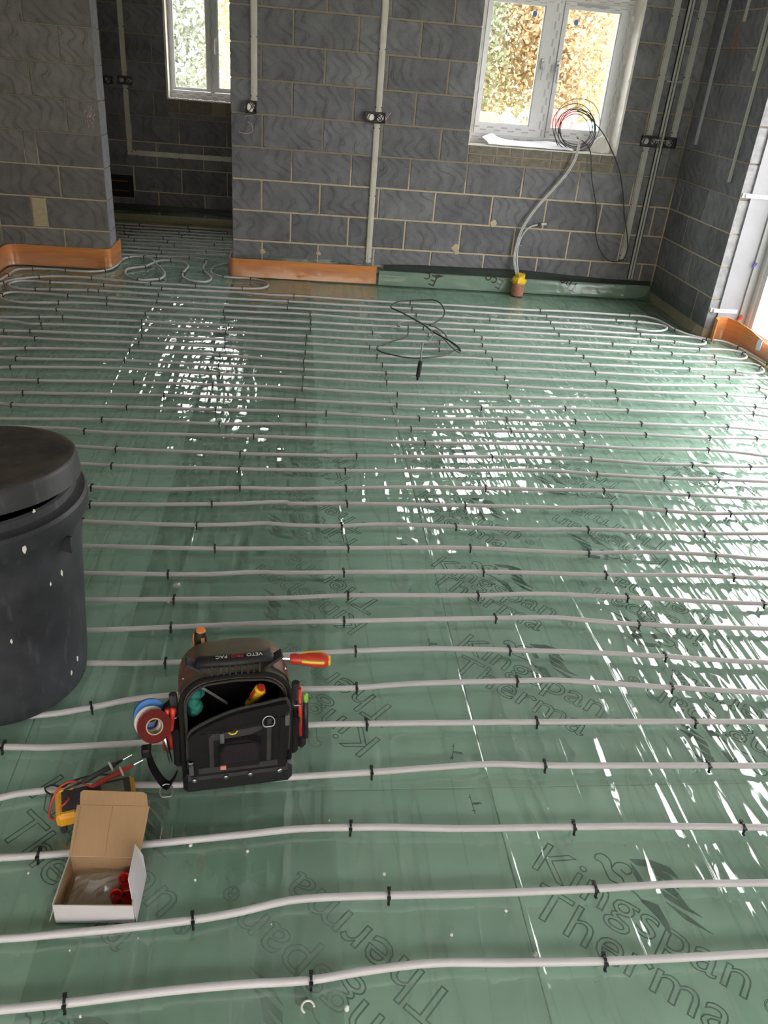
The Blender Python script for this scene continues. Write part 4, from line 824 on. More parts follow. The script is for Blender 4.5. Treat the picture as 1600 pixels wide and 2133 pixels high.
trunk([(-1.146, -1.094, .607, 1.208), (-1.146, -1.094, 1.282, CEIL - .01), (-1.094, .2, .605, .650)], 'L shaped trunking on the dark back room wall', 'cream_pvc', .046, BWF)
wallbox(-1.183, -1.054, 1.21, 1.28, BWF, 'back box on the L shaped trunking in the back room'); wallbox(-1.32, -1.225, 1.205, 1.272, BWF, 'back box half hidden behind the pillar edge', rings=1)
trunk([(.845, .875, 1.04, CEIL - .01)], 'thin white beading ending low on the wall beside the patio door', 'grey_pvc', .03, RWF, False)
trunk([(.78, .80, 1.72, CEIL - .01)], 'thin grey trunking ending midway up beside the patio door', 'grey_pvc', .03, RWF, False)
trunk([(.465, .49, 2.01, CEIL - .01)], 'shortest grey trunking with a copper wire loop below it', 'grey_pvc', .03, RWF, False)
trunk([(.18, .215, 1.22, CEIL - .01)], 'dull grey trunking on the right wall just beside the corner', 'frame_grey', .04, RWF, False)
m = MB()
for k in range(4): m.tube([(RX - .02 - .004 * k, -.45 + .045 * math.sin(a) * (1 - .1 * k), 1.90 + .10 * math.cos(a) * (1 - .06 * k)) for a in np.linspace(0, 6.283, 26)], .0016, 5, caps=False)
tag(m.build('wire_loop', 'copper_wire'), 'loop of thin copper coloured wire hanging on the right wall', 'wire')

# ================================================================== CABLES, DUCT STUB, COIL
ds = empty('duct_stub', (2.308, -.125, 0))
MB().lathe([(.050, 0), (.052, .1), (.053, .112), (.046, .112), (.045, .0)], 24).build('duct', 'terracotta', ds, smooth=False)
rr = random.Random(4); m = MB(); n = 16; rings = []
for j, (r, z) in enumerate(((.056, .098), (.058, .115), (.044, .135), (.030, .150), (.036, .168), (.020, .176))):
    for k in range(n):
        an = 2 * math.pi * k / n; q = r * (1 + .22 * rr.uniform(-1, 1) * (j > 0)); m.v.append((q * math.cos(an) + .012 * (j > 2), q * math.sin(an), z + rr.uniform(-.008, .008) * (j > 0)))
for j in range(5):
    for k in range(n): k2 = (k + 1) % n; m.f.append((j * n + k, j * n + k2, (j + 1) * n + k2, (j + 1) * n + k))
m.f.append(tuple(5 * n + k for k in range(n))); m.build('plastic_cap', 'yellow_plastic', ds)
tag(ds, 'terracotta duct stub with crumpled yellow plastic over its top', 'duct')
P = spline([(2.285, -.12, .14)] + WHITE_CABLE_A[1:], .03)
o = empty('cable', (0, 0, 0)); MB().tube([p + Vector((.0, 0, 0)) for p in P], .0055, 8).tube([p + Vector((.010, -.004, -.002)) for p in P], .0052, 8).build('sheath', 'white_cable', o, smooth=True)
MB().tube([(2.26, -.043, .375), (2.285, -.053, .380), (2.31, -.045, .375)], .004, 6).build('cable_tie', 'galv_steel', o)
tag(o, 'long white twin cable rising from the duct stub to the window sill', 'cable')
o = empty('cable'); P = spline([(2.305, -.12, .14)] + WHITE_CABLE_B[1:], .025); MB().tube(P, .0065, 8).build('sheath', 'white_cable', o, smooth=True)
e = Vector(WHITE_CABLE_B[-1]); MB().tube([e, e + Vector((.03, 0, .004))], .010, 8).build('plug_body', 'black_cable', o)
MB().tube([e + Vector((.03, 0, .004)), e + Vector((.065, 0, .009))], .011, 8).tube([e + Vector((.065, 0, .009)), e + Vector((.073, 0, .010))], .007, 8).build('plug_tip', 'white_cable', o)
tag(o, 'short white cable from the duct stub ending in a black and white plug', 'cable')
m = MB(); rr = random.Random(12)
loops = []
for k in range(8):
    r = .150 + rr.uniform(-.035, .025); cx, cz = 2.625 + rr.uniform(-.022, .03), 1.255 + rr.uniform(-.03, .012); ty = rr.uniform(-.15, .15); ph = rr.uniform(0, 6.28)
    if k == 7: r = .185; cz = 1.285
    loops.append([(cx + r * math.cos(a) * (1 + .02 * math.sin(2 * a + ph)), .07 + .045 * math.sin(a) + .02 * math.cos(a + ph) + .004 * k, max(1.098, cz + r * .92 * math.sin(a) + .006 * math.sin(3 * a + ph))) for a in np.linspace(ph, ph + 6.283, 44)])
cc = empty('cable_coil')
for k, Lp in enumerate(loops): m.tube(Lp, .0032 if k < 7 else .0025, 6, caps=False)
m.build('coil', 'black_cable', cc, smooth=True)
D = [(q[0], -.03 if i > 1 and i < 17 else .02, q[2]) for i, q in enumerate(COIL_DROP)]
MB().tube(spline(D, .03), .0042, 6).build('hanging_loop', 'black_cable', cc, smooth=True)
tag(cc, 'coil of dark cable on the window sill with a loop hanging down the wall', 'cable')
# crumpled paper and plastic on the sill
rr = random.Random(2); m = MB(); nx, ny = 14, 6
top = [(1.90, 1.12), (1.935, 1.135), (1.975, 1.150), (2.03, 1.125), (2.10, 1.112), (2.2, 1.108), (2.3, 1.115), (2.42, 1.125), (2.5, 1.12), (2.56, 1.105), (2.60, 1.098), (2.625, 1.096)]
for i, (x, z) in enumerate(top):
    for j in range(4): m.v.append((x + .012 * j * (1 if i < 6 else -.6) + rr.uniform(-.003, .003), .105 - .042 * j, (1.0985 + (z + .018 - 1.0985) * (1, .8, .45, .05)[j]) + rr.uniform(0, .003)))
for i in range(len(top) - 1):
    for j in range(3): m.f.append((i * 4 + j, i * 4 + 4 + j, i * 4 + 5 + j, i * 4 + 1 + j))
o = m.build('paper_sheet', 'paper'); tag(o, 'crumpled white paper lying along the window sill', 'paper')
sm = o.modifiers.new('thick', 'SOLIDIFY'); sm.thickness = .0008
m = MB(); n = 14
for j, (r, z) in enumerate(((.085, 1.0925), (.088, 1.12), (.07, 1.165), (.045, 1.20), (.012, 1.215))):
    for k in range(n):
        an = 2 * math.pi * k / n; q = r * (1 + .18 * rr.uniform(-1, 1)); m.v.append((2.855 + q * math.cos(an) * .9, .075 + q * math.sin(an) * .7, z + rr.uniform(-.008, .008) * (j > 0)))
for j in range(4):
    for k in range(n): k2 = (k + 1) % n; m.f.append((j * n + k, j * n + k2, (j + 1) * n + k2, (j + 1) * n + k))
m.f.append(tuple(4 * n + k for k in range(n)))
o = m.build('plastic_bundle', 'reveal_white', smooth=False); tag(o, 'dusty pale plastic bundle in the right corner of the window sill', 'plastic')
# floor sensor with its coiled lead
fs = empty('floor_sensor', (0, 0, 0))
MB().tube([(1.208, -2.238, .001), (1.209, -2.237, .02), (1.2095, -2.237, .021), (1.217, -2.232, .115)], [.006, .008, .0125, .0125], 10).build('probe', 'black_rubber', fs)
up_ = [(1.217, -2.232, .112), (1.225, -2.18, .16), (1.25, -2.07, .17), (1.29, -1.96, .14)]
A = [tuple(q) for q in SENSOR_CABLE_A]
MB().tube(spline(up_ + [(q[0], q[1], .11 - .075 * min(1, i / 5)) for i, q in enumerate(A[2:])], .03), .0045, 6).build('lead', 'grey_cable', fs, smooth=True)
MB().tube(spline([(q[0], q[1], .036 + .03 * math.sin(i * .35) ** 2) for i, q in enumerate(SENSOR_CABLE_B)], .03), .005, 6).build('lead', 'black_cable', fs, smooth=True)
MB().tube(spline([(q[0], q[1], .034 + .02 * (i == 0)) for i, q in enumerate(SENSOR_CABLE_C)], .03), .0045, 6).build('lead', 'black_cable', fs, smooth=True)
tag(fs, 'black probe standing among the pipes with loops of dark lead behind it', 'sensor')
# ================================================================== BLACK BIN
def dusty(name, c, dust, rough=.55, amt=.6, sc=6.):
    g = N(name); tc = g.n('TexCoord').outputs['Object']
    f = g.ramp(g.noise(tc, sc, 5, .65), .42, .72); f2 = g.ramp(g.noise(g.mapping(tc, scale=(3, 3, .6)), 14, 4), .58, .7)
    cc = g.mix(g.math('MULTIPLY', f, amt), (*c, 1), (*dust, 1)); cc = g.mix(g.math('MULTIPLY', f2, .18), cc, (.22, .23, .26, 1))
    return g.done(g.bsdf(cc, rough, 0, .4, g.bump(g.noise(tc, 40, 3), .12, .004)).outputs[0])
dusty('bin_plastic', (.026, .027, .034), (.066, .069, .085), .5, .8, 5)
dusty('bin_lid_plastic', (.046, .040, .038), (.145, .112, .092), .6, .85, 9)
dusty('bin_skirt', (.034, .035, .040), (.085, .085, .094), .5, .6, 7)
BC = (-.295, -4.795)
bn = empty('bin', (BC[0], BC[1], .0232))
prof = [(.001, .004), (.205, .004), (.213, .0), (.218, .006), (.224, .05), (.246, .40), (.251, .47)]
smooth_by_angle(MB().lathe(prof, 56).build('body', 'bin_plastic', bn), 50)
smooth_by_angle(MB().lathe([(.251, .470), (.254, .500), (.270, .525), (.275, .535), (.276, .572), (.270, .580), (.258, .582), (.250, .588), (.248, .606), (.242, .611), (.237, .606), (.238, .50), (.20, .48)], 56).build('collar', 'bin_plastic', bn), 30)
for a in (-68, -20, 60, 150):   # moulded handle webs under the collar
    ca, sa = math.cos(R(a)), math.sin(R(a)); MB().obox((.262 * ca, .262 * sa, .488), (ca, sa, 0), (-sa, ca, 0), (0, 0, 1), .012, .004, .022).build('web', 'bin_plastic', bn)
ML = Matrix.Translation((-.006, .015, .662)) @ Matrix.Rotation(R(-5.5), 4, 'X') @ Matrix.Rotation(R(-2.8), 4, 'Y')
lid = smooth_by_angle(MB().lathe([(.001, .010), (.030, .010), (.046, .009), (.055, .003), (.064, -.004), (.10, -.005), (.19, -.002), (.240, .001), (.252, .0), (.257, -.002), (.252, -.016), (.10, -.018), (.001, -.018)], 60, M=ML).build('lid', 'bin_lid_plastic', bn), 32)
smooth_by_angle(MB().lathe([(.2565, -.0018), (.261, -.007), (.262, -.012), (.2665, -.056), (.2635, -.057), (.2575, -.014), (.2565, -.0018)], 60, M=ML).build('skirt', 'bin_skirt', lid), 32)
MB().obox(ML @ Vector((0, 0, .016)), ML.to_3x3() @ Vector((.94, .34, 0)), ML.to_3x3() @ Vector((-.34, .94, 0)), ML.to_3x3() @ Vector((0, 0, 1)), .042, .009, .008).build('lid_grip', 'bin_lid_plastic', lid)
for (a, z, s) in ((-14, .10, .009), (-24, .41, .007), (-33, .40, .005), (-60, .28, .006), (-22, .075, .007), (-48, .545, .009), (-36, .60, .011), (-60, .605, .008), (-80, .6, .01)):   # paint splashes
    r = (.219 + .027 * z / .4 if z < .47 else (.277 if z < .58 else .2445)) + .0006; ca, sa = math.cos(R(a)), math.sin(R(a))
    MB().prism([(s * .5 * math.cos(q) * random.uniform(.7, 1.2), s * 1.3 * math.sin(q) * random.uniform(.7, 1.2)) for q in np.linspace(0, 5.7, 8)], lambda u, v: (r * ca - sa * u, r * sa + ca * u, z + v), lambda u, v: ((r + .001) * ca - sa * u, (r + .001) * sa + ca * u, z + v)).build('paint_splash', 'foam_white', bn)
tag(bn, 'large black plastic bin with its lid slid back, cut by the left edge', 'bin')

# ================================================================== TOOL BAG
def cloth(name, c, var=.35, bump=.5, rough=.85, sc=260):
    g = N(name); tc = g.n('TexCoord').outputs['Object']
    f = g.noise(tc, 18, 5, .65); cc = g.mix(f, tuple(x * (1 - var) for x in c), tuple(x * (1 + var) for x in c))
    w = g.n('TexWave'); w.inputs['Scale'].default_value = sc; g.l(tc, w.inputs['Vector'])
    return g.done(g.bsdf(cc, rough, 0, .25, g.bump(w.outputs['Fac'], bump, .0006)).outputs[0])
cloth('bag_black', (.013, .0115, .0135)); cloth('bag_olive', (.17, .142, .105)); cloth('bag_grey', (.048, .047, .049), .3); cloth('bag_inside', (.012, .011, .012))
cloth('bag_plum', (.022, .015, .022)); simple('leather', (.19, .095, .075), .6, 0, .3, .3, 30, .3, 60); simple('bag_rubber', (.011, .011, .012), .55, 0, .4, .25, 60, .3, 150)
simple('zip_metal', (.30, .30, .31), .3, .9); simple('tool_red', (.58, .045, .025), .35); simple('tool_yellow', (.88, .58, .03), .35); simple('tool_orange', (.88, .30, .06), .45)
simple('tape_red', (.62, .05, .04), .45); simple('tape_blue', (.03, .22, .70), .45); simple('tape_white', (.82, .80, .80), .45); simple('cardboard_core', (.42, .33, .24), .8); simple('tape_side', (.13, .016, .014), .75, 0, .15)
simple('chrome', (.72, .72, .73), .2, 1.0); simple('green_tip', (.28, .70, .08), .4); simple('teal_fabric', (.02, .20, .17), .8); simple('red_print', (.50, .03, .025), .6); simple('white_print', (.75, .74, .72), .6); simple('tag_red', (.72, .25, .20), .7)
BAG = Vector((.379, -5.208, .0232)); BRZ = R(7.9)
bag = empty('tool_bag', BAG, BRZ)
def arch(hw, top, r, z0, n=8):
    p = [(-hw, z0), (-hw, (z0 + top - r) / 2), (-hw, top - r)] + [(-hw + r - r * math.cos(R(90 * k / n)), top - r + r * math.sin(R(90 * k / n))) for k in range(1, n + 1)]
    q = [(-x, z) for x, z in reversed(p)]; return p + [(0, top + .004)] + q
def gusset(hw, top, r, z0, y0, y1, th, lean):
    P = arch(hw, top, r, z0); Q = arch(hw - th, top - th, r - th * .6, z0); m = MB(); n = len(P); ys = [y0 + (y1 - y0) * k / 4 for k in range(5)]
    for y in ys:
        bul = 1 + .025 * math.sin(math.pi * (y - y0) / (y1 - y0))
        for x, z in P: m.v.append((x * bul, y + lean * z, z * (1 + .01 * math.sin(math.pi * (y - y0) / (y1 - y0)))))
    for y in ys:
        for x, z in Q: m.v.append((x, y + lean * z, z))
    N5 = 5 * n
    for j in range(4):
        for i in range(n - 1):
            m.f.append((j * n + i, j * n + i + 1, (j + 1) * n + i + 1, (j + 1) * n + i)); m.f.append((N5 + j * n + i, N5 + (j + 1) * n + i, N5 + (j + 1) * n + i + 1, N5 + j * n + i + 1))
    for i in range(n - 1):
        m.f.append((i, N5 + i, N5 + i + 1, i + 1)); m.f.append((4 * n + i, 4 * n + i + 1, N5 + 4 * n + i + 1, N5 + 4 * n + i))
    return m
LN = .06
smooth_by_angle(gusset(.126, .318, .072, .045, .015, .150, .010, LN).build('gusset', 'bag_olive', bag), 40)
MB().prism(arch(.122, .314, .07, .045), lambda x, z: (x, .138 + LN * z, z), lambda x, z: (x, .152 + LN * z, z)).build('back_panel', 'bag_inside', bag)
fp = arch(.126, .320, .072, .055)
MB().tube([(x, .013 + LN * z, z) for x, z in fp], .0062, 7).build('piping', 'bag_black', bag, smooth=True)
MB().tube([(x, .009 + LN * z, z) for x, z in arch(.1155, .3085, .064, .055)], .0034, 6).build('zip_tape', 'bag_grey', bag, smooth=True)
MB().rbox(-.131, .131, -.014, .158, .0, .060, .012).build('base_tray', 'bag_rubber', bag)
for x in (-.104, -.03, .028, .098):
    MB().lathe([(.0065, 0), (.006, .002), (.003, .0035), (.0005, .0038)], 10, M=Matrix.Translation((x, -.0138, .048)) @ Matrix.Rotation(R(90), 4, 'X')).build('rivet', 'zip_metal', bag)
# front panel, unzipped and sagging to the left
fpoly = [(-.112, .052), (.114, .052), (.119, .15), (.118, .258), (.112, .270), (.06, .262), (.0, .252), (-.05, .232), (-.085, .212), (-.106, .196), (-.113, .18)]
FY = lambda z: .004 - .055 * (z - .05)
front = MB().prism(fpoly, lambda x, z: (x, FY(z) + .010, z), lambda x, z: (x, FY(z) - .012, z)).build('front_panel', 'bag_black', bag)
MB().tube(spline([(x, FY(z) + .002, z + .002) for x, z in [(-.117, .10)] + list(reversed(fpoly[3:])) + [(.121, .2), (.120, .10)]], .012), .0042, 6).build('zip_tape', 'bag_grey', front, smooth=True)
def plate(name, x0, x1, z0, z1, t, mat, par=front, d=.012, r=.003): return MB().prism([(x0, z0), (x1, z0), (x1, z1), (x0, z1)], lambda x, z: (x, FY(z) - d + .002, z), lambda x, z: (x, FY(z) - d - t, z)).build(name, mat, par)
plate('webbing', -.093, .093, .068, .087, .005, 'bag_grey')
for x in (-.080, -.062, .072, .088, .103): plate('webbing', x - .005, x + .005, .087, .20 + .03 * (x > 0), .003, 'bag_grey' if x in (-.062, .072) else 'bag_black')
pk = [(-.046, .090), (.052, .090), (.055, .15)] + [(.005 + .05 * math.cos(R(a)), .155 + .035 * math.sin(R(a))) for a in range(0, 181, 20)] + [(-.048, .15)]
MB().prism(pk, lambda x, z: (x, FY(z) - .010, z), lambda x, z: (.003 + (x - .003) * .92, FY(z) - .030, .13 + (z - .13) * .92)).build('pouch', 'bag_black', front)
MB().prism([(-.036, .115), (.042, .115), (.046, .15), (.036, .175), (-.030, .175), (-.040, .15)], lambda x, z: (x, FY(z) - .029, z), lambda x, z: (x, FY(z) - .034, z)).build('mesh_panel', 'bag_plum', front)
MB().prism([(-.066, .192), (-.06, .182), (.03, .190), (.056, .206), (.052, .216), (-.02, .206), (-.06, .204)], lambda x, z: (x, FY(z) - .010, z), lambda x, z: (x, FY(z) - .021, z)).build('pocket_flap', 'bag_grey', front)
def dring(par, c, r, mat='zip_metal', tilt=75): 
    M_ = Matrix.Translation(c) @ Matrix.Rotation(R(tilt), 4, 'X'); return MB().tube([M_ @ Vector((r * math.cos(a), r * 1.1 * max(math.sin(a), -.75), 0)) for a in np.linspace(0, 6.283, 22)], .0022, 6, caps=False).build('ring', mat, par, smooth=True)
dring(front, (.070, FY(.22) - .018, .222), .014)
def puller(par, x, z, y, L=.028): 
    m = MB().rbox(x - .0055, x + .0055, y - .004, y, z - L, z, .0012).lathe([(.0045, -.003), (.005, 0), (.0045, .003)], 8, (x, y - .002), M=Matrix.Translation((0, 0, z + .003))); return m.build('zip_puller', 'zip_metal', par)
puller(front, -.037, .205, FY(.2) - .024); puller(front, -.110, .10, FY(.1) - .016, .03); puller(front, .113, .235, FY(.23) - .016, .03)
MB().lathe([(.007, 0), (.0075, .004), (.005, .007)], 8, M=Matrix.Translation((-.110, FY(.1) - .016, .107))).build('zip_slider', 'zip_metal', front)
plate('tag', -.043, -.030, .092, .104, .002, 'tag_red', d=.031)
MB().tube(spline([(-.022, FY(.2) - .022, .205), (-.016, FY(.2) - .022, .199), (-.006, FY(.2) - .022, .200), (-.002, FY(.2) - .022, .208)], .004), .0018, 5).build('hook', 'tool_yellow', front)
# top: leather corners, straps, handle
for s in (-1, 1):
    m = MB(); P = [(s * (.1275 - .072 + .072 * math.cos(R(a))), .248 + .073 * math.sin(R(a))) for a in (5, 20, 35, 50, 65)]
    for x, z in P:
        for y in (.035, .075, .115): m.v.append((x * 1.028, y + LN * z, z * 1.012))
    for i in range(4):
        for j in range(2): m.f.append((3 * i + j, 3 * i + 3 + j, 3 * i + 4 + j, 3 * i + 1 + j))
    m.build('leather_patch', 'leather', bag, smooth=True)
    MB().lathe([(.0045, 0), (.004, .003), (.0005, .0035)], 8, M=Matrix.Translation((s * .118, .07, .296)) @ Matrix.Rotation(R(s * 45), 4, 'Y')).build('rivet', 'zip_metal', bag)
    MB().tube([(s * .142, .055, .215), (s * .143, .058, .262)], .0095, 8).build('strap_tab', 'bag_grey', bag)
    dring(bag, (s * .146, .05, .207), .012, tilt=20)
    MB().obox((s * .088, .062, .336), (s * .8, 0, .6), (0, 1, 0), (-.6 * s, 0, .8), .026, .014, .0035).build('handle_strap', 'bag_grey', bag)
hp = spline([(-.082, .064, .345), (-.06, .054, .352), (0, .047, .356), (.06, .054, .352), (.082, .064, .345)], .006)
MB().tube(hp, .0175, 10, flat=.72).build('handle', 'bag_rubber', bag, smooth=True)
for k in range(-4, 5): MB().tube([Vector((k * .0135, .034 + abs(k) * .0007, .3425 + .015 * math.sin(t)) ) + Vector((0, -.008 * math.cos(t) - .004, 0)) for t in (-.6, 0, .6, 1.2)], .0022, 5).build('handle_rib', 'bag_grey', bag)
for (wd, x, mt) in (('VETO', .062, 'white_print'), ('PRO', .019, 'red_print'), ('PAC', -.017, 'white_print')):
    o = link('handle_lettering', text_mesh(wd, .0145, None, .0003), mt, bag); o.matrix_local = Matrix.Translation((x, .0505, .3695)) @ Matrix.Rotation(R(180), 4, 'Z')
# side pockets
for s in (-1, 1):
    MB().rbox(min(s * .128, s * .150), max(s * .128, s * .150), .028, .135, .05, .17, .008).build('side_pocket', 'bag_black', bag)
    MB().box(min(s * .1505, s * .153), max(s * .1505, s * .153), .03, .133, .150, .163).build('pocket_trim', 'bag_grey', bag)
MB().rbox(.150, .172, .04, .14, .05, .135, .010).build('side_pouch', 'bag_plum', bag)
# shoulder strap on the left
P = spline([(-.146, .06, .235), (-.165, .055, .225), (-.19, .045, .16), (-.205, .03, .105), (-.19, .01, .06), (-.165, -.01, .037), (-.145, .0, .06)], .012)
m = MB()
for i, p in enumerate(P): m.v += [tuple(p + Vector((.004, .013, .0))), tuple(p + Vector((-.004, -.013, .0))), tuple(p + Vector((-.006, -.013, .003))), tuple(p + Vector((.002, .013, .003)))]
for i in range(len(P) - 1):
    for k in range(4): m.f.append((4 * i + k, 4 * i + (k + 1) % 4, 4 * i + 4 + (k + 1) % 4, 4 * i + 4 + k))
m.build('shoulder_strap', 'bag_black', bag)
MB().rbox(-.222, -.200, .018, .044, .105, .13, .004).build('strap_buckle', 'bag_rubber', bag); dring(bag, (-.170, -.022, .034), .015, tilt=40)
# things dimly seen inside belong to the lining: a light printed label
MB().box(-.03, .05, .1295 + LN * .24, .130 + LN * .24, .235, .262).build('lining_label', 'bag_grey', bag); MB().box(.012, .07, .1285 + LN * .25, .129 + LN * .25, .246, .270).build('lining_label', 'red_print', bag)
tag(bag, 'black and olive tool bag standing open with its front panel sagging', 'tool bag')
BM = Matrix.Translation(BAG) @ Matrix.Rotation(BRZ, 4, 'Z')
def bw(x, y, z): return BM @ Vector((x, y, z))
# tape rolls hanging on the strap
ax = Vector((.30, -.78, .55)).normalized(); c0 = bw(-.188, .020, .205)
for k, (nm, sc, off) in enumerate((('tape_red', 1.0, Vector((0, 0, 0))), ('tape_white', .97, Vector((-.006, .006, .004))), ('tape_blue', .98, Vector((-.004, .010, .018))))):
    root = empty('tape_roll', c0 - ax * (.0195 * k) + off); M_ = ax.to_track_quat('Z', 'Y').to_matrix().to_4x4(); ro = .038 * sc
    MB().lathe([(.019, -.009), (ro, -.009), (ro, .009)], 28, M=M_).build('tape', nm, root)
    MB().lathe([(.019, .0091), (ro, .0091)], 28, M=M_).build('tape_edge', 'tape_side' if k == 0 else nm, root)
    MB().lathe([(.0165, .0093), (.0195, .0093), (.0195, -.0092), (.0165, -.0092), (.0165, .0093)], 24, M=M_).build('core', 'cardboard_core', root)
    tag(root, {'tape_red': 'red roll of insulating tape in front, hanging left of the tool bag', 'tape_white': 'white roll of tape between the red and blue rolls', 'tape_blue': 'blue roll of insulating tape at the back of the hanging rolls'}[nm], 'tape roll', 'tape rolls hanging on the bag strap')
def lathe_along(prof, p, d, n=14, name='part', mat='tool_red', parent=None):
    M_ = Matrix.Translation(p) @ Vector(d).to_track_quat('Z', 'Y').to_matrix().to_4x4(); return smooth_by_angle(MB().lathe(prof, n, M=M_).build(name, mat, parent), 40)
def screwdriver(p, d, handle_mat, trim_mat, shaft, label, L=.105, s=1.):
    root = empty('screwdriver', (0, 0, 0)); d = Vector(d).normalized(); p = Vector(p)
    lathe_along([(.001, 0), (.010 * s, .0), (.0125 * s, .012), (.0105 * s, .022), (.0145 * s, .045), (.0160 * s, .075), (.0145 * s, L - .010), (.010 * s, L - .002), (.001, L)], p, d, 14, 'handle', handle_mat, root)
    for k in range(3):
        an = 2 * math.pi * k / 3 + .7; q = d.to_track_quat('Z', 'Y').to_matrix()
        P = [p + d * z + q @ Vector((math.cos(an) * r, math.sin(an) * r, 0)) for z, r in ((.03, .0118 * s), (.05, .0145 * s), (.075, .0152 * s), (L - .015, .0136 * s))]
        MB().tube(P, .0042 * s, 6).build('grip_inlay', trim_mat, root)
    lathe_along([(.0092 * s, L - .012), (.0130 * s, L - .012), (.0100 * s, L + .001), (.001, L + .0015)], p, d, 14, 'end_cap', trim_mat, root)
    MB().tube([p, p - d * shaft], .0035 * s, 6).build('shaft', 'chrome', root)
    tag(root, label, 'screwdriver'); return root
screwdriver(bw(-.075, .195, .235), (.02, .02, 1), 'black_rubber', 'tool_orange', .13, 'black screwdriver with orange cap sticking up behind the tool bag', .10, 1.05)
screwdriver(bw(.135, .110, .292), (.99, -.05, -.02), 'tool_red', 'tool_yellow', .04, 'red and yellow screwdriver sticking out of the right of the bag', .098, 1.15)
screwdriver(bw(.030, .060, .205), (.35, -.25, .8), 'tool_yellow', 'tool_red', .08, 'yellow and red screwdriver handle just showing inside the open bag', .085, .85)
hb = MB().prism([(-.055, .0), (.05, .0), (.055, .007), (.05, .014), (-.055, .014)], lambda a, b: bw(-.052 + a * .62, .052 - .03 * b, .250 - a * .62 + b * .7), lambda a, b: bw(-.052 + a * .62, .0507 - .03 * b, .250 - a * .62 + b * .7)).build('hacksaw_blade', 'galv_steel')
MB().lathe([(.0006, 0), (.0025, 0)], 8, M=Matrix.Translation(bw(-.080, .0503, .286)) @ Matrix.Rotation(R(80), 4, 'X')).build('hole', 'bag_inside', hb)
tag(hb, 'bare hacksaw blade lying diagonally inside the open bag', 'blade')
rr = random.Random(21); m = MB()
for k in range(7): m.lathe([(.001, -.02), (.014, -.012), (.016, .006), (.008, .02), (.001, .024)], 8, M=Matrix.Translation(bw(-.095 + rr.uniform(-.008, .012), .07 + rr.uniform(-.02, .02), .19 + .012 * k)) @ Matrix.Rotation(rr.uniform(-.6, .6), 4, 'X') @ Matrix.Rotation(rr.uniform(-.6, .6), 4, 'Y'))
tag(m.build('work_glove', 'teal_fabric', smooth=True), 'teal fabric glove stuffed in the left of the open bag', 'glove')
sp = empty('pliers'); P = spline([bw(-.155, .05, .10), bw(-.152, .045, .17), bw(-.143, .040, .235)], .02)
MB().tube(P, .007, 8).build('handle', 'tool_red', sp, smooth=True); MB().tube([p + Vector((-.013, -.004, 0)) for p in P], .006, 8).build('handle', 'tool_red', sp, smooth=True)
tag(sp, 'red handled pliers in the left side pocket of the bag', 'pliers')
sn = MB().tube([bw(-.157, .028, .075), bw(-.163, .024, .13), bw(-.168, .02, .175)], [.0045, .005, .0065], 8).lathe([(.004, -.004), (.0105, -.003), (.0105, .003), (.004, .004)], 12, M=Matrix.Translation(bw(-.1685, .0195, .182)) @ Matrix.Rotation(R(60), 4, 'X')).build('spanner', 'chrome', smooth=True)
tag(sn, 'small chrome spanner in the left side pocket of the bag', 'spanner')
o = MB().tube([bw(.157, .045, .10), bw(.152, .05, .245)], .0055, 8).build('side_cutters', 'tool_red', smooth=True); MB().tube([bw(.158, .064, .10), bw(.154, .066, .24)], .0055, 8).build('second_handle', 'tool_red', o, smooth=True); tag(o, 'red handled cutters in the right side pocket of the bag', 'cutters')
pn = empty('marker_pen'); MB().tube([bw(.170, .045, .09), bw(.168, .050, .205)], .007, 10).build('barrel', 'black_rubber', pn, smooth=True); MB().tube([bw(.168, .050, .205), bw(.1675, .052, .226)], .0062, 10).build('tip_cap', 'green_tip', pn, smooth=True)
tag(pn, 'black marker pen with bright green end on the right of the bag', 'pen')

# ================================================================== CARDBOARD BOX
def card(name, c, sc=90, dirs=(1, 12, 12), var=.10):
    g = N(name); tc = g.n('TexCoord').outputs['Object']; f = g.noise(g.mapping(tc, scale=dirs), sc / 4, 3); f2 = g.noise(tc, 12, 3)
    cc = g.mix(f, tuple(x * (1 - var) for x in c), tuple(min(1, x * (1 + var)) for x in c)); cc = g.mix(g.math('MULTIPLY', g.ramp(f2, .5, .8), .25), cc, tuple(x * .75 for x in c))
    return g.done(g.bsdf(cc, .85, 0, .2, g.bump(f, .15, .001)).outputs[0])
card('card_brown', (.34, .215, .12), 120, (14, 1, 1)); card('card_white', (.55, .525, .545), 60, (1, 1, 1), .03)
simple('red_plastic', (.55, .012, .015), .25)
box = empty('cardboard_box', (0, 0, 0))
FL, FR, BL, BR = (.028, -5.540), (.188, -5.547), (.034, -5.424), (.180, -5.432); H = .058; zf = .001
def wallq(name, a, b, za0, za1, mat, th, zb1=None):
    zb1 = za1 if zb1 is None else zb1; d = Vector((b[0] - a[0], b[1] - a[1], 0)).normalized(); n_ = Vector((-d.y, d.x, 0)) * th
    return MB().add([(a[0], a[1], za0), (b[0], b[1], za0), (b[0], b[1], zb1), (a[0], a[1], za1), (a[0] + n_.x, a[1] + n_.y, za0), (b[0] + n_.x, b[1] + n_.y, za0), (b[0] + n_.x, b[1] + n_.y, zb1), (a[0] + n_.x, a[1] + n_.y, za1)], [(0, 1, 2, 3), (7, 6, 5, 4), (0, 4, 5, 1), (3, 2, 6, 7), (0, 3, 7, 4), (1, 5, 6, 2)]).build(name, mat, box)
wallq('front_wall', FL, FR, zf, H, 'card_white', .0015, .056); wallq('side_wall', BL, FL, zf, H + .004, 'card_white', .0015); wallq('side_wall', FR, BR, zf, .057, 'card_white', .0015); wallq('back_wall', BR, BL, zf, H, 'card_white', .0015)
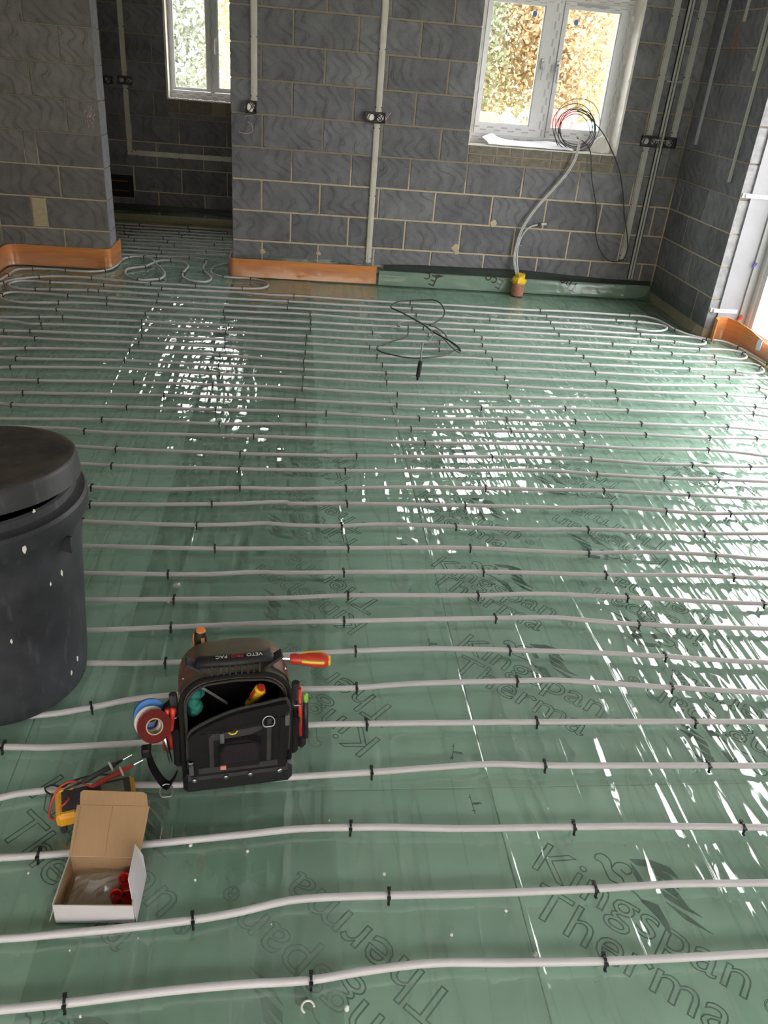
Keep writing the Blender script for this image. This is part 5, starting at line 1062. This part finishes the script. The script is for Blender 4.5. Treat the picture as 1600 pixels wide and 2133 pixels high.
ins = lambda p, k: (p[0] + (.108 - p[0]) * k, p[1] + (-5.486 - p[1]) * k)
a, b, c, d = [ins(p, .022) for p in (FL, FR, BR, BL)]
for p, q in ((a, b), (b, c), (c, d), (d, a)): wallq('lining', p, q, zf + .0015, H - .001, 'card_brown', .0015)
MB().add([(*a, .0015), (*b, .0015), (*c, .0015), (*d, .0015), (*a, .003), (*b, .003), (*c, .003), (*d, .003)], [(0, 3, 2, 1), (4, 5, 6, 7), (0, 1, 5, 4), (1, 2, 6, 5), (2, 3, 7, 6), (3, 0, 4, 7)]).build('bottom', 'card_brown', box)
def sheet3(name, pts, mat, th, par=box):
    P = [Vector(p) for p in pts]; n_ = (P[1] - P[0]).cross(P[2] - P[0]).normalized() * th; n = len(P)
    return MB().add([tuple(p) for p in P] + [tuple(p + n_) for p in P], [tuple(range(n))[::-1], tuple(range(n, 2 * n))] + [(i, (i + 1) % n, n + (i + 1) % n, n + i) for i in range(n)]).build(name, mat, par)
lidp = sheet3('lid', [(.033, -5.424, .057), (.183, -5.432, .057), (.199, -5.366, .140), (.044, -5.358, .140)], 'card_brown', .003)
sheet3('tuck_flap', [(.050, -5.3575, .140), (.195, -5.3655, .140), (.192, -5.352, .162), (.184, -5.349, .166), (.056, -5.341, .166), (.050, -5.343, .162)], 'card_brown', .0025, lidp)
for k in range(3):
    x = (.050, .118, .190)[k]; MB().tube([(x - .010, -5.4245 - .006 * (x / .19), .0605), (x - .004, -5.394 - .006 * (x / .19), .100), (x + .002, -5.3635 - .006 * (x / .19), .141)], .0012, 5).build('crease', 'card_brown', lidp)
sheet3('side_flap', [(.1905, -5.547, .001), (.193, -5.436, .001), (.1905, -5.4385, .072), (.181, -5.452, .125), (.177, -5.520, .105)], 'card_white', .0012)
sheet3('corner_tab', [(.026, -5.541, .035), (.030, -5.515, .058), (.019, -5.545, .012)], 'card_white', .001)
tag(box, 'small open cardboard box, white outside and brown inside', 'box')
rr = random.Random(8); m = MB(); nx, ny = 9, 9
for i in range(nx):
    for j in range(ny): m.v.append((.042 + .095 * i / 8 + .010 * (j / 8) + rr.uniform(-.002, .002), -5.525 + .085 * j / 8 + rr.uniform(-.002, .002), .012 + .022 * math.exp(-((i - 4) ** 2 + (j - 5) ** 2) / 9.) + rr.uniform(0, .010)))
for i in range(nx - 1):
    for j in range(ny - 1): m.f.append((i * ny + j, (i + 1) * ny + j, (i + 1) * ny + j + 1, i * ny + j + 1))
tag(m.build('plastic_bag', 'clear_film'), 'crumpled clear plastic bag inside the cardboard box', 'bag')
for k, (x, y, z, tl, lb) in enumerate(((.152, -5.462, .024, 25, 'red plastic cap nearest the box lid'), (.143, -5.502, .022, 12, 'red plastic cap at the front of the box, left of its twin'), (.166, -5.505, .018, -10, 'red plastic cap at the front of the box, right of its twin'), (.164, -5.478, .013, 70, 'red plastic cap lying on its side under the others'))):
    M_ = Matrix.Translation((x, y, z)) @ Matrix.Rotation(R(tl), 4, 'X') @ Matrix.Rotation(R(tl * .5), 4, 'Y')
    o = MB().lathe([(.001, -.012), (.0105, -.012), (.0115, .010), (.0125, .013), (.0118, .015), (.0100, .013), (.009, -.009), (.001, -.009)], 18, M=M_).build('red_connector', 'red_plastic'); smooth_by_angle(o, 35); tag(o, lb, 'cap', 'red caps in the box')

# ================================================================== MULTIMETER AND PROBES
simple('meter_yellow', (.88, .42, .03), .4, 0, .5, .08, 20); simple('meter_dark', (.06, .06, .065), .45); simple('lead_red', (.62, .06, .05), .4); simple('lead_black', (.02, .02, .02), .4); simple('lcd', (.28, .31, .26), .2)
mm = empty('multimeter', (.058, -5.262, 0), R(16))
MB().rbox(-.092, .085, -.042, .042, .022, .060, .008).build('holster', 'meter_yellow', mm)
MB().rbox(-.078, .075, -.033, .033, .058, .063, .002).build('face', 'meter_dark', mm)
MB().box(.01, .06, -.024, .024, .0631, .0638).build('display', 'lcd', mm)
MB().lathe([(.017, .063), (.016, .069), (.001, .070)], 18, (-.025, 0)).build('dial', 'meter_dark', mm)
MB().rbox(-.082, -.05, -.040, -.030, .0585, .0645, .002).build('holster_lip', 'meter_yellow', mm); MB().rbox(-.082, -.05, .030, .040, .0585, .0645, .002).build('holster_lip', 'meter_yellow', mm)
for (x, y) in ((-.08, -.03), (-.08, .03), (.07, -.03), (.07, .03)): MB().tube([(x, y, .0005), (x, y, .024)], .008, 8).build('foot', 'meter_dark', mm)
for y in (-.02, 0, .02): MB().tube([(-.066, y, .061), (-.066, y, .0655)], .0045, 8).build('socket', 'meter_dark', mm)
tag(mm, 'yellow multimeter lying behind the lid of the cardboard box', 'multimeter')
def probe(p, q, body, tip, lead, loop, label):
    p, q = Vector(p), Vector(q); d = (q - p).normalized(); root = empty('test_probe')
    lathe_along([(.001, 0), (.0045, 0), (.0065, .015), (.0060, .05), (.0075, .078), (.0045, .084)], p, d, 10, 'handle', body, root)
    lathe_along([(.004, .068), (.0125, .070), (.0125, .073), (.004, .075)], p, d, 12, 'finger_guard', 'tape_white', root)
    lathe_along([(.0055, .075), (.0035, .098), (.0012, .102)], p, d, 10, 'shroud', tip, root)
    MB().tube([p + d * .10, p + d * .125], .001, 5).build('needle', 'chrome', root)
    MB().tube(spline([tuple(p)] + loop, .01), .0026, 6).build('lead', lead, root, smooth=True)
    tag(root, label, 'test probe', 'multimeter probes'); return root
probe((.020, -5.242, .078), (.100, -5.190, .092), 'meter_dark', 'lead_black', 'lead_black', [(.0, -5.25, .075), (-.028, -5.249, .055), (-.047, -5.24, .035), (-.072, -5.22, .026), (-.078, -5.208, .025), (-.065, -5.201, .026), (-.035, -5.215, .035), (-.005, -5.225, .066), (.05, -5.215, .074), (.10, -5.215, .07)], 'black test probe with white finger guard and looped black lead')
probe((.045, -5.252, .076), (.140, -5.200, .095), 'lead_red', 'lead_red', 'lead_red', [(.02, -5.242, .076), (-.005, -5.232, .072), (-.03, -5.237, .062), (-.05, -5.262, .030), (-.046, -5.29, .02), (-.03, -5.305, .03), (-.015, -5.297, .06), (.0, -5.280, .068), (-.005, -5.272, .066)], 'red test probe with white finger guard and looped red lead')

# ================================================================== BITS ON THE FLOOR
rr = random.Random(77); cm = MB()
cm.lathe([(.0002, -.003), (.0035, -.001), (.003, .002), (.0003, .0035)], 6); CR = cm.mesh('debris_crumb'); CR.materials.append(MATS['foam_white'])
spots = [(.33, -5.80), (.62, -5.74), (.12, -5.73), (1.02, -5.65), (1.11, -5.42), (.98, -5.55), (.93, -5.33), (.70, -5.15), (1.24, -5.55), (.30, -5.45), (.47, -5.56), (.41, -5.38), (.20, -5.58), (.85, -5.60), (1.33, -5.30), (.07, -5.60), (.28, -5.36), (.72, -5.45), (1.15, -5.28), (1.35, -5.50), (.60, -5.30), (.22, -5.70), (.10, -4.42), (.52, -4.9), (1.10, -4.95), (1.6, -4.6), (-.06, -5.42)]
for k, (x, y) in enumerate(spots):
    o = bpy.data.objects.new('debris_crumb', CR); col.objects.link(o); s = rr.uniform(.5, 1.2) * (1.7 if k in (3, 0, 1) else 1); o.scale = (s, s * rr.uniform(.7, 1.3), s); o.location = (x, y, -.001); o.rotation_euler = (0, 0, rr.uniform(0, 3)); tag(o, 'tiny white crumb of debris on the green floor sheet', 'debris', 'white crumbs scattered on the sheet')
o = MB().lathe([(.001, -.006), (.010, -.004), (.013, .004), (.008, .012), (.001, .014)], 8).build('clear_cap', 'clear_film'); o.location = (.118, -4.335, .004); tag(o, 'small clear plastic cap on the floor right of the bin', 'cap')
o = MB().tube([(.012 * math.cos(a), .012 * math.sin(a), 0) for a in np.linspace(0, 4.2, 14)], .0022, 6).build('plastic_shaving', 'foam_white'); o.location = (.545, -5.735, .001); tag(o, 'curled white plastic shaving by the nearest pipe', 'debris')
# ================================================================== OUTSIDE
def leafmat(name, c):
    g = N(name); oi = g.n('NewGeometry').outputs['Random Per Island']
    lo = tuple(x * .7 for x in c); cc = g.mix(oi, lo, tuple(min(1, x * 1.25) for x in c))
    d = g.n('BsdfDiffuse'); t = g.n('BsdfTranslucent'); g.l(cc, d.inputs[0]); g.l(cc, t.inputs[0])
    m = g.n('MixShader'); m.inputs[0].default_value = .45; g.l(d.outputs[0], m.inputs[1]); g.l(t.outputs[0], m.inputs[2]); return g.done(m.outputs[0])
leafmat('leaf_orange', (.55, .40, .26)); leafmat('leaf_yellow', (.55, .50, .35)); leafmat('leaf_green', (.34, .39, .29)); leafmat('leaf_pale', (.42, .44, .41))
simple('bark', (.35, .30, .26), .9); simple('paving', (.66, .62, .58), .85, 0, .2, .1, 3); simple('grass_ground', (.34, .36, .20), .95, 0, .1, .3, 2)
structure(MB().box(-40, 60, -40, 60, -.4, -.25).build('ground_outside', 'grass_ground'))
structure(MB().box(3.87, 9, -12, 3, -.25, -.06).build('paving_side', 'paving'))
structure(MB().box(-6, 3.86, -16, -9.12, -.25, -.06).build('paving_front', 'paving'))
def tree(x, y, h, rad, mat, label, nl, seed, low=.0):
    r = np.random.default_rng(seed); root = empty('tree', (x, y, -.25))
    MB().tube([(0, 0, 0), (.05, .02, h * .4), (-.05, 0, h * .75)], [.14, .10, .04], 8).build('trunk', 'bark', root)
    cl = r.normal(size=(16, 3)); cl /= np.linalg.norm(cl, axis=1)[:, None]; cl *= r.uniform(.3, .85, (16, 1))
    c = cl[r.integers(0, 16, nl)] + r.normal(size=(nl, 3)) * .22
    zc = (h + low) / 2; P = c * np.array([rad, rad, (h - low) / 2]) + np.array([0, 0, zc]); P[:, 2] = np.maximum(P[:, 2], .05)
    d1_ = r.normal(size=(nl, 3)); d1_ /= np.linalg.norm(d1_, axis=1)[:, None]; d2 = np.cross(d1_, r.normal(size=(nl, 3))); d2 /= np.linalg.norm(d2, axis=1)[:, None]
    s = r.uniform(.04, .07, (nl, 1)); V = np.concatenate([P - d1_ * s, P + d2 * s * .6, P + d1_ * s, P - d2 * s * .6], 1).reshape(-1, 3)
    me = bpy.data.meshes.new('crown'); me.from_pydata(V.tolist(), [], np.arange(nl * 4).reshape(-1, 4).tolist()); me.update()
    link('crown', me, mat, root); tag(root, label, 'tree', 'autumn trees outside the windows'); return root
T = [(-4.6, 10, 5, 1.7, 'leaf_green', 'green tree outside, left beyond the back room', 4000), (-1.9, 9.5, 4.4, 1.3, 'leaf_pale', 'pale green tree seen in the left pane of the back room window', 5000),
     (-.55, 11, 5, 1.5, 'leaf_yellow', 'yellow autumn tree seen in the back room window', 5000), (1.2, 12, 5, 1.6, 'leaf_orange', 'orange tree outside, hidden between the two windows', 3500),
     (3.3, 11.5, 5.2, 1.5, 'leaf_green', 'green tree seen at the left of the two sash window', 5500), (4.5, 13, 5.6, 1.7, 'leaf_yellow', 'yellow tree seen high in the left sash of the window', 5500),
     (5.7, 12, 4.6, 1.3, 'leaf_orange', 'orange autumn tree seen in the right sash of the window', 5500), (6.9, 12.5, 5.4, 1.5, 'leaf_yellow', 'yellow orange tree at the right edge of the right sash', 5000),
     (9.4, 11, 5, 1.8, 'leaf_green', 'green tree outside, right beyond the block wall', 3500), (5.2, 17, 7, 2.6, 'leaf_pale', 'tall pale tree behind the orange autumn tree', 6000), (-2.5, 16, 7, 2.6, 'leaf_green', 'tall green tree far behind the back room window', 5000)]
for i, (x, y, h, rd, mt, lb, nl) in enumerate(T): tree(x, y, h, rd, mt, lb, int(nl * 1.6), 40 + i, .2)
simple('site_orange', (.85, .42, .14), .6); simple('site_red', (.75, .14, .14), .6); simple('site_blue', (.42, .72, .85), .6); simple('site_white', (.85, .83, .80), .6); simple('site_yellow', (.95, .72, .30), .6); simple('pallet_wood', (.55, .48, .40), .9)
pl = empty('trestle_table', (3.9, 6.1, -.25))
MB().rbox(-1.2, 1.2, -.5, .5, 1.01, 1.05, .005).build('table_top', 'pallet_wood', pl)
for sx in (-1.05, 1.05):
    for sy in (-.4, .4): MB().tube([(sx, sy, 0), (sx * .95, sy * .6, 1.01)], .03, 6).build('leg', 'pallet_wood', pl)
tag(pl, 'timber trestle table outside below the two sash window', 'table')
zt = -.25 + 1.05
tag(MB().rbox(3.0, 3.3, 5.7, 6.0, zt, zt + .26, .02).box(3.02, 3.28, 5.69, 5.70, zt + .05, zt + .09).build('crate', 'site_orange'), 'orange crate outside at the left foot of the window', 'crate')
tag(MB().lathe([(.11, zt), (.14, zt + .1), (.11, zt + .22), (.03, zt + .30), (.05, zt + .34)], 12, (3.45, 5.9)).build('sack', 'site_yellow'), 'yellow sack outside next to the orange crate', 'sack')
m = MB()
for k in range(5): m.tube([(3.76 + (.15 - .014 * k) * math.cos(a), 5.9 + .04 * k, zt + .17 + (.15 - .014 * k) * math.sin(a)) for a in np.linspace(0, 6.283, 24)], .02, 6, caps=False)
tag(m.build('pipe_coil', 'site_white'), 'standing coil of white pipe outside in the left sash', 'pipe')
tag(MB().lathe([(.10, zt), (.14, zt + .24), (.15, zt + .25), (.13, zt + .25), (.09, zt + .02)], 16, (4.28, 6.0)).build('bucket', 'site_red'), 'red bucket outside in the right sash', 'bucket')
tag(MB().rbox(4.10, 4.62, 6.32, 6.45, zt, zt + .35, .01).box(4.15, 4.57, 6.31, 6.32, zt + .2, zt + .3).build('barrier_panel', 'site_red'), 'red barrier panel outside behind the bucket', 'barrier')
tag(MB().lathe([(.16, zt), (.20, zt + .08), (.17, zt + .2), (.06, zt + .25)], 14, (4.68, 5.9)).build('sack', 'site_blue'), 'light blue sack outside behind the coil of cable', 'sack')

# unseen house and fence, added behind and beside the viewer to block low sky
simple('render_wall', (.42, .38, .33), .9); simple('roof_tile', (.22, .15, .12), .9); simple('fence_wood', (.26, .20, .15), .9)
structure(MB().box(-9, 11, -27, -20, -.25, 4.8).build('sky_blocker_house', 'render_wall'))
structure(MB().prism([(-20, 4.8), (-27, 4.8), (-23.5, 7.6)], lambda p, q: (-9.3, p, q), lambda p, q: (11.3, p, q)).build('sky_blocker_roof', 'roof_tile'))
structure(MB().box(13, 13.1, -20, 4, -.25, 1.75).build('sky_blocker_fence', 'fence_wood'))
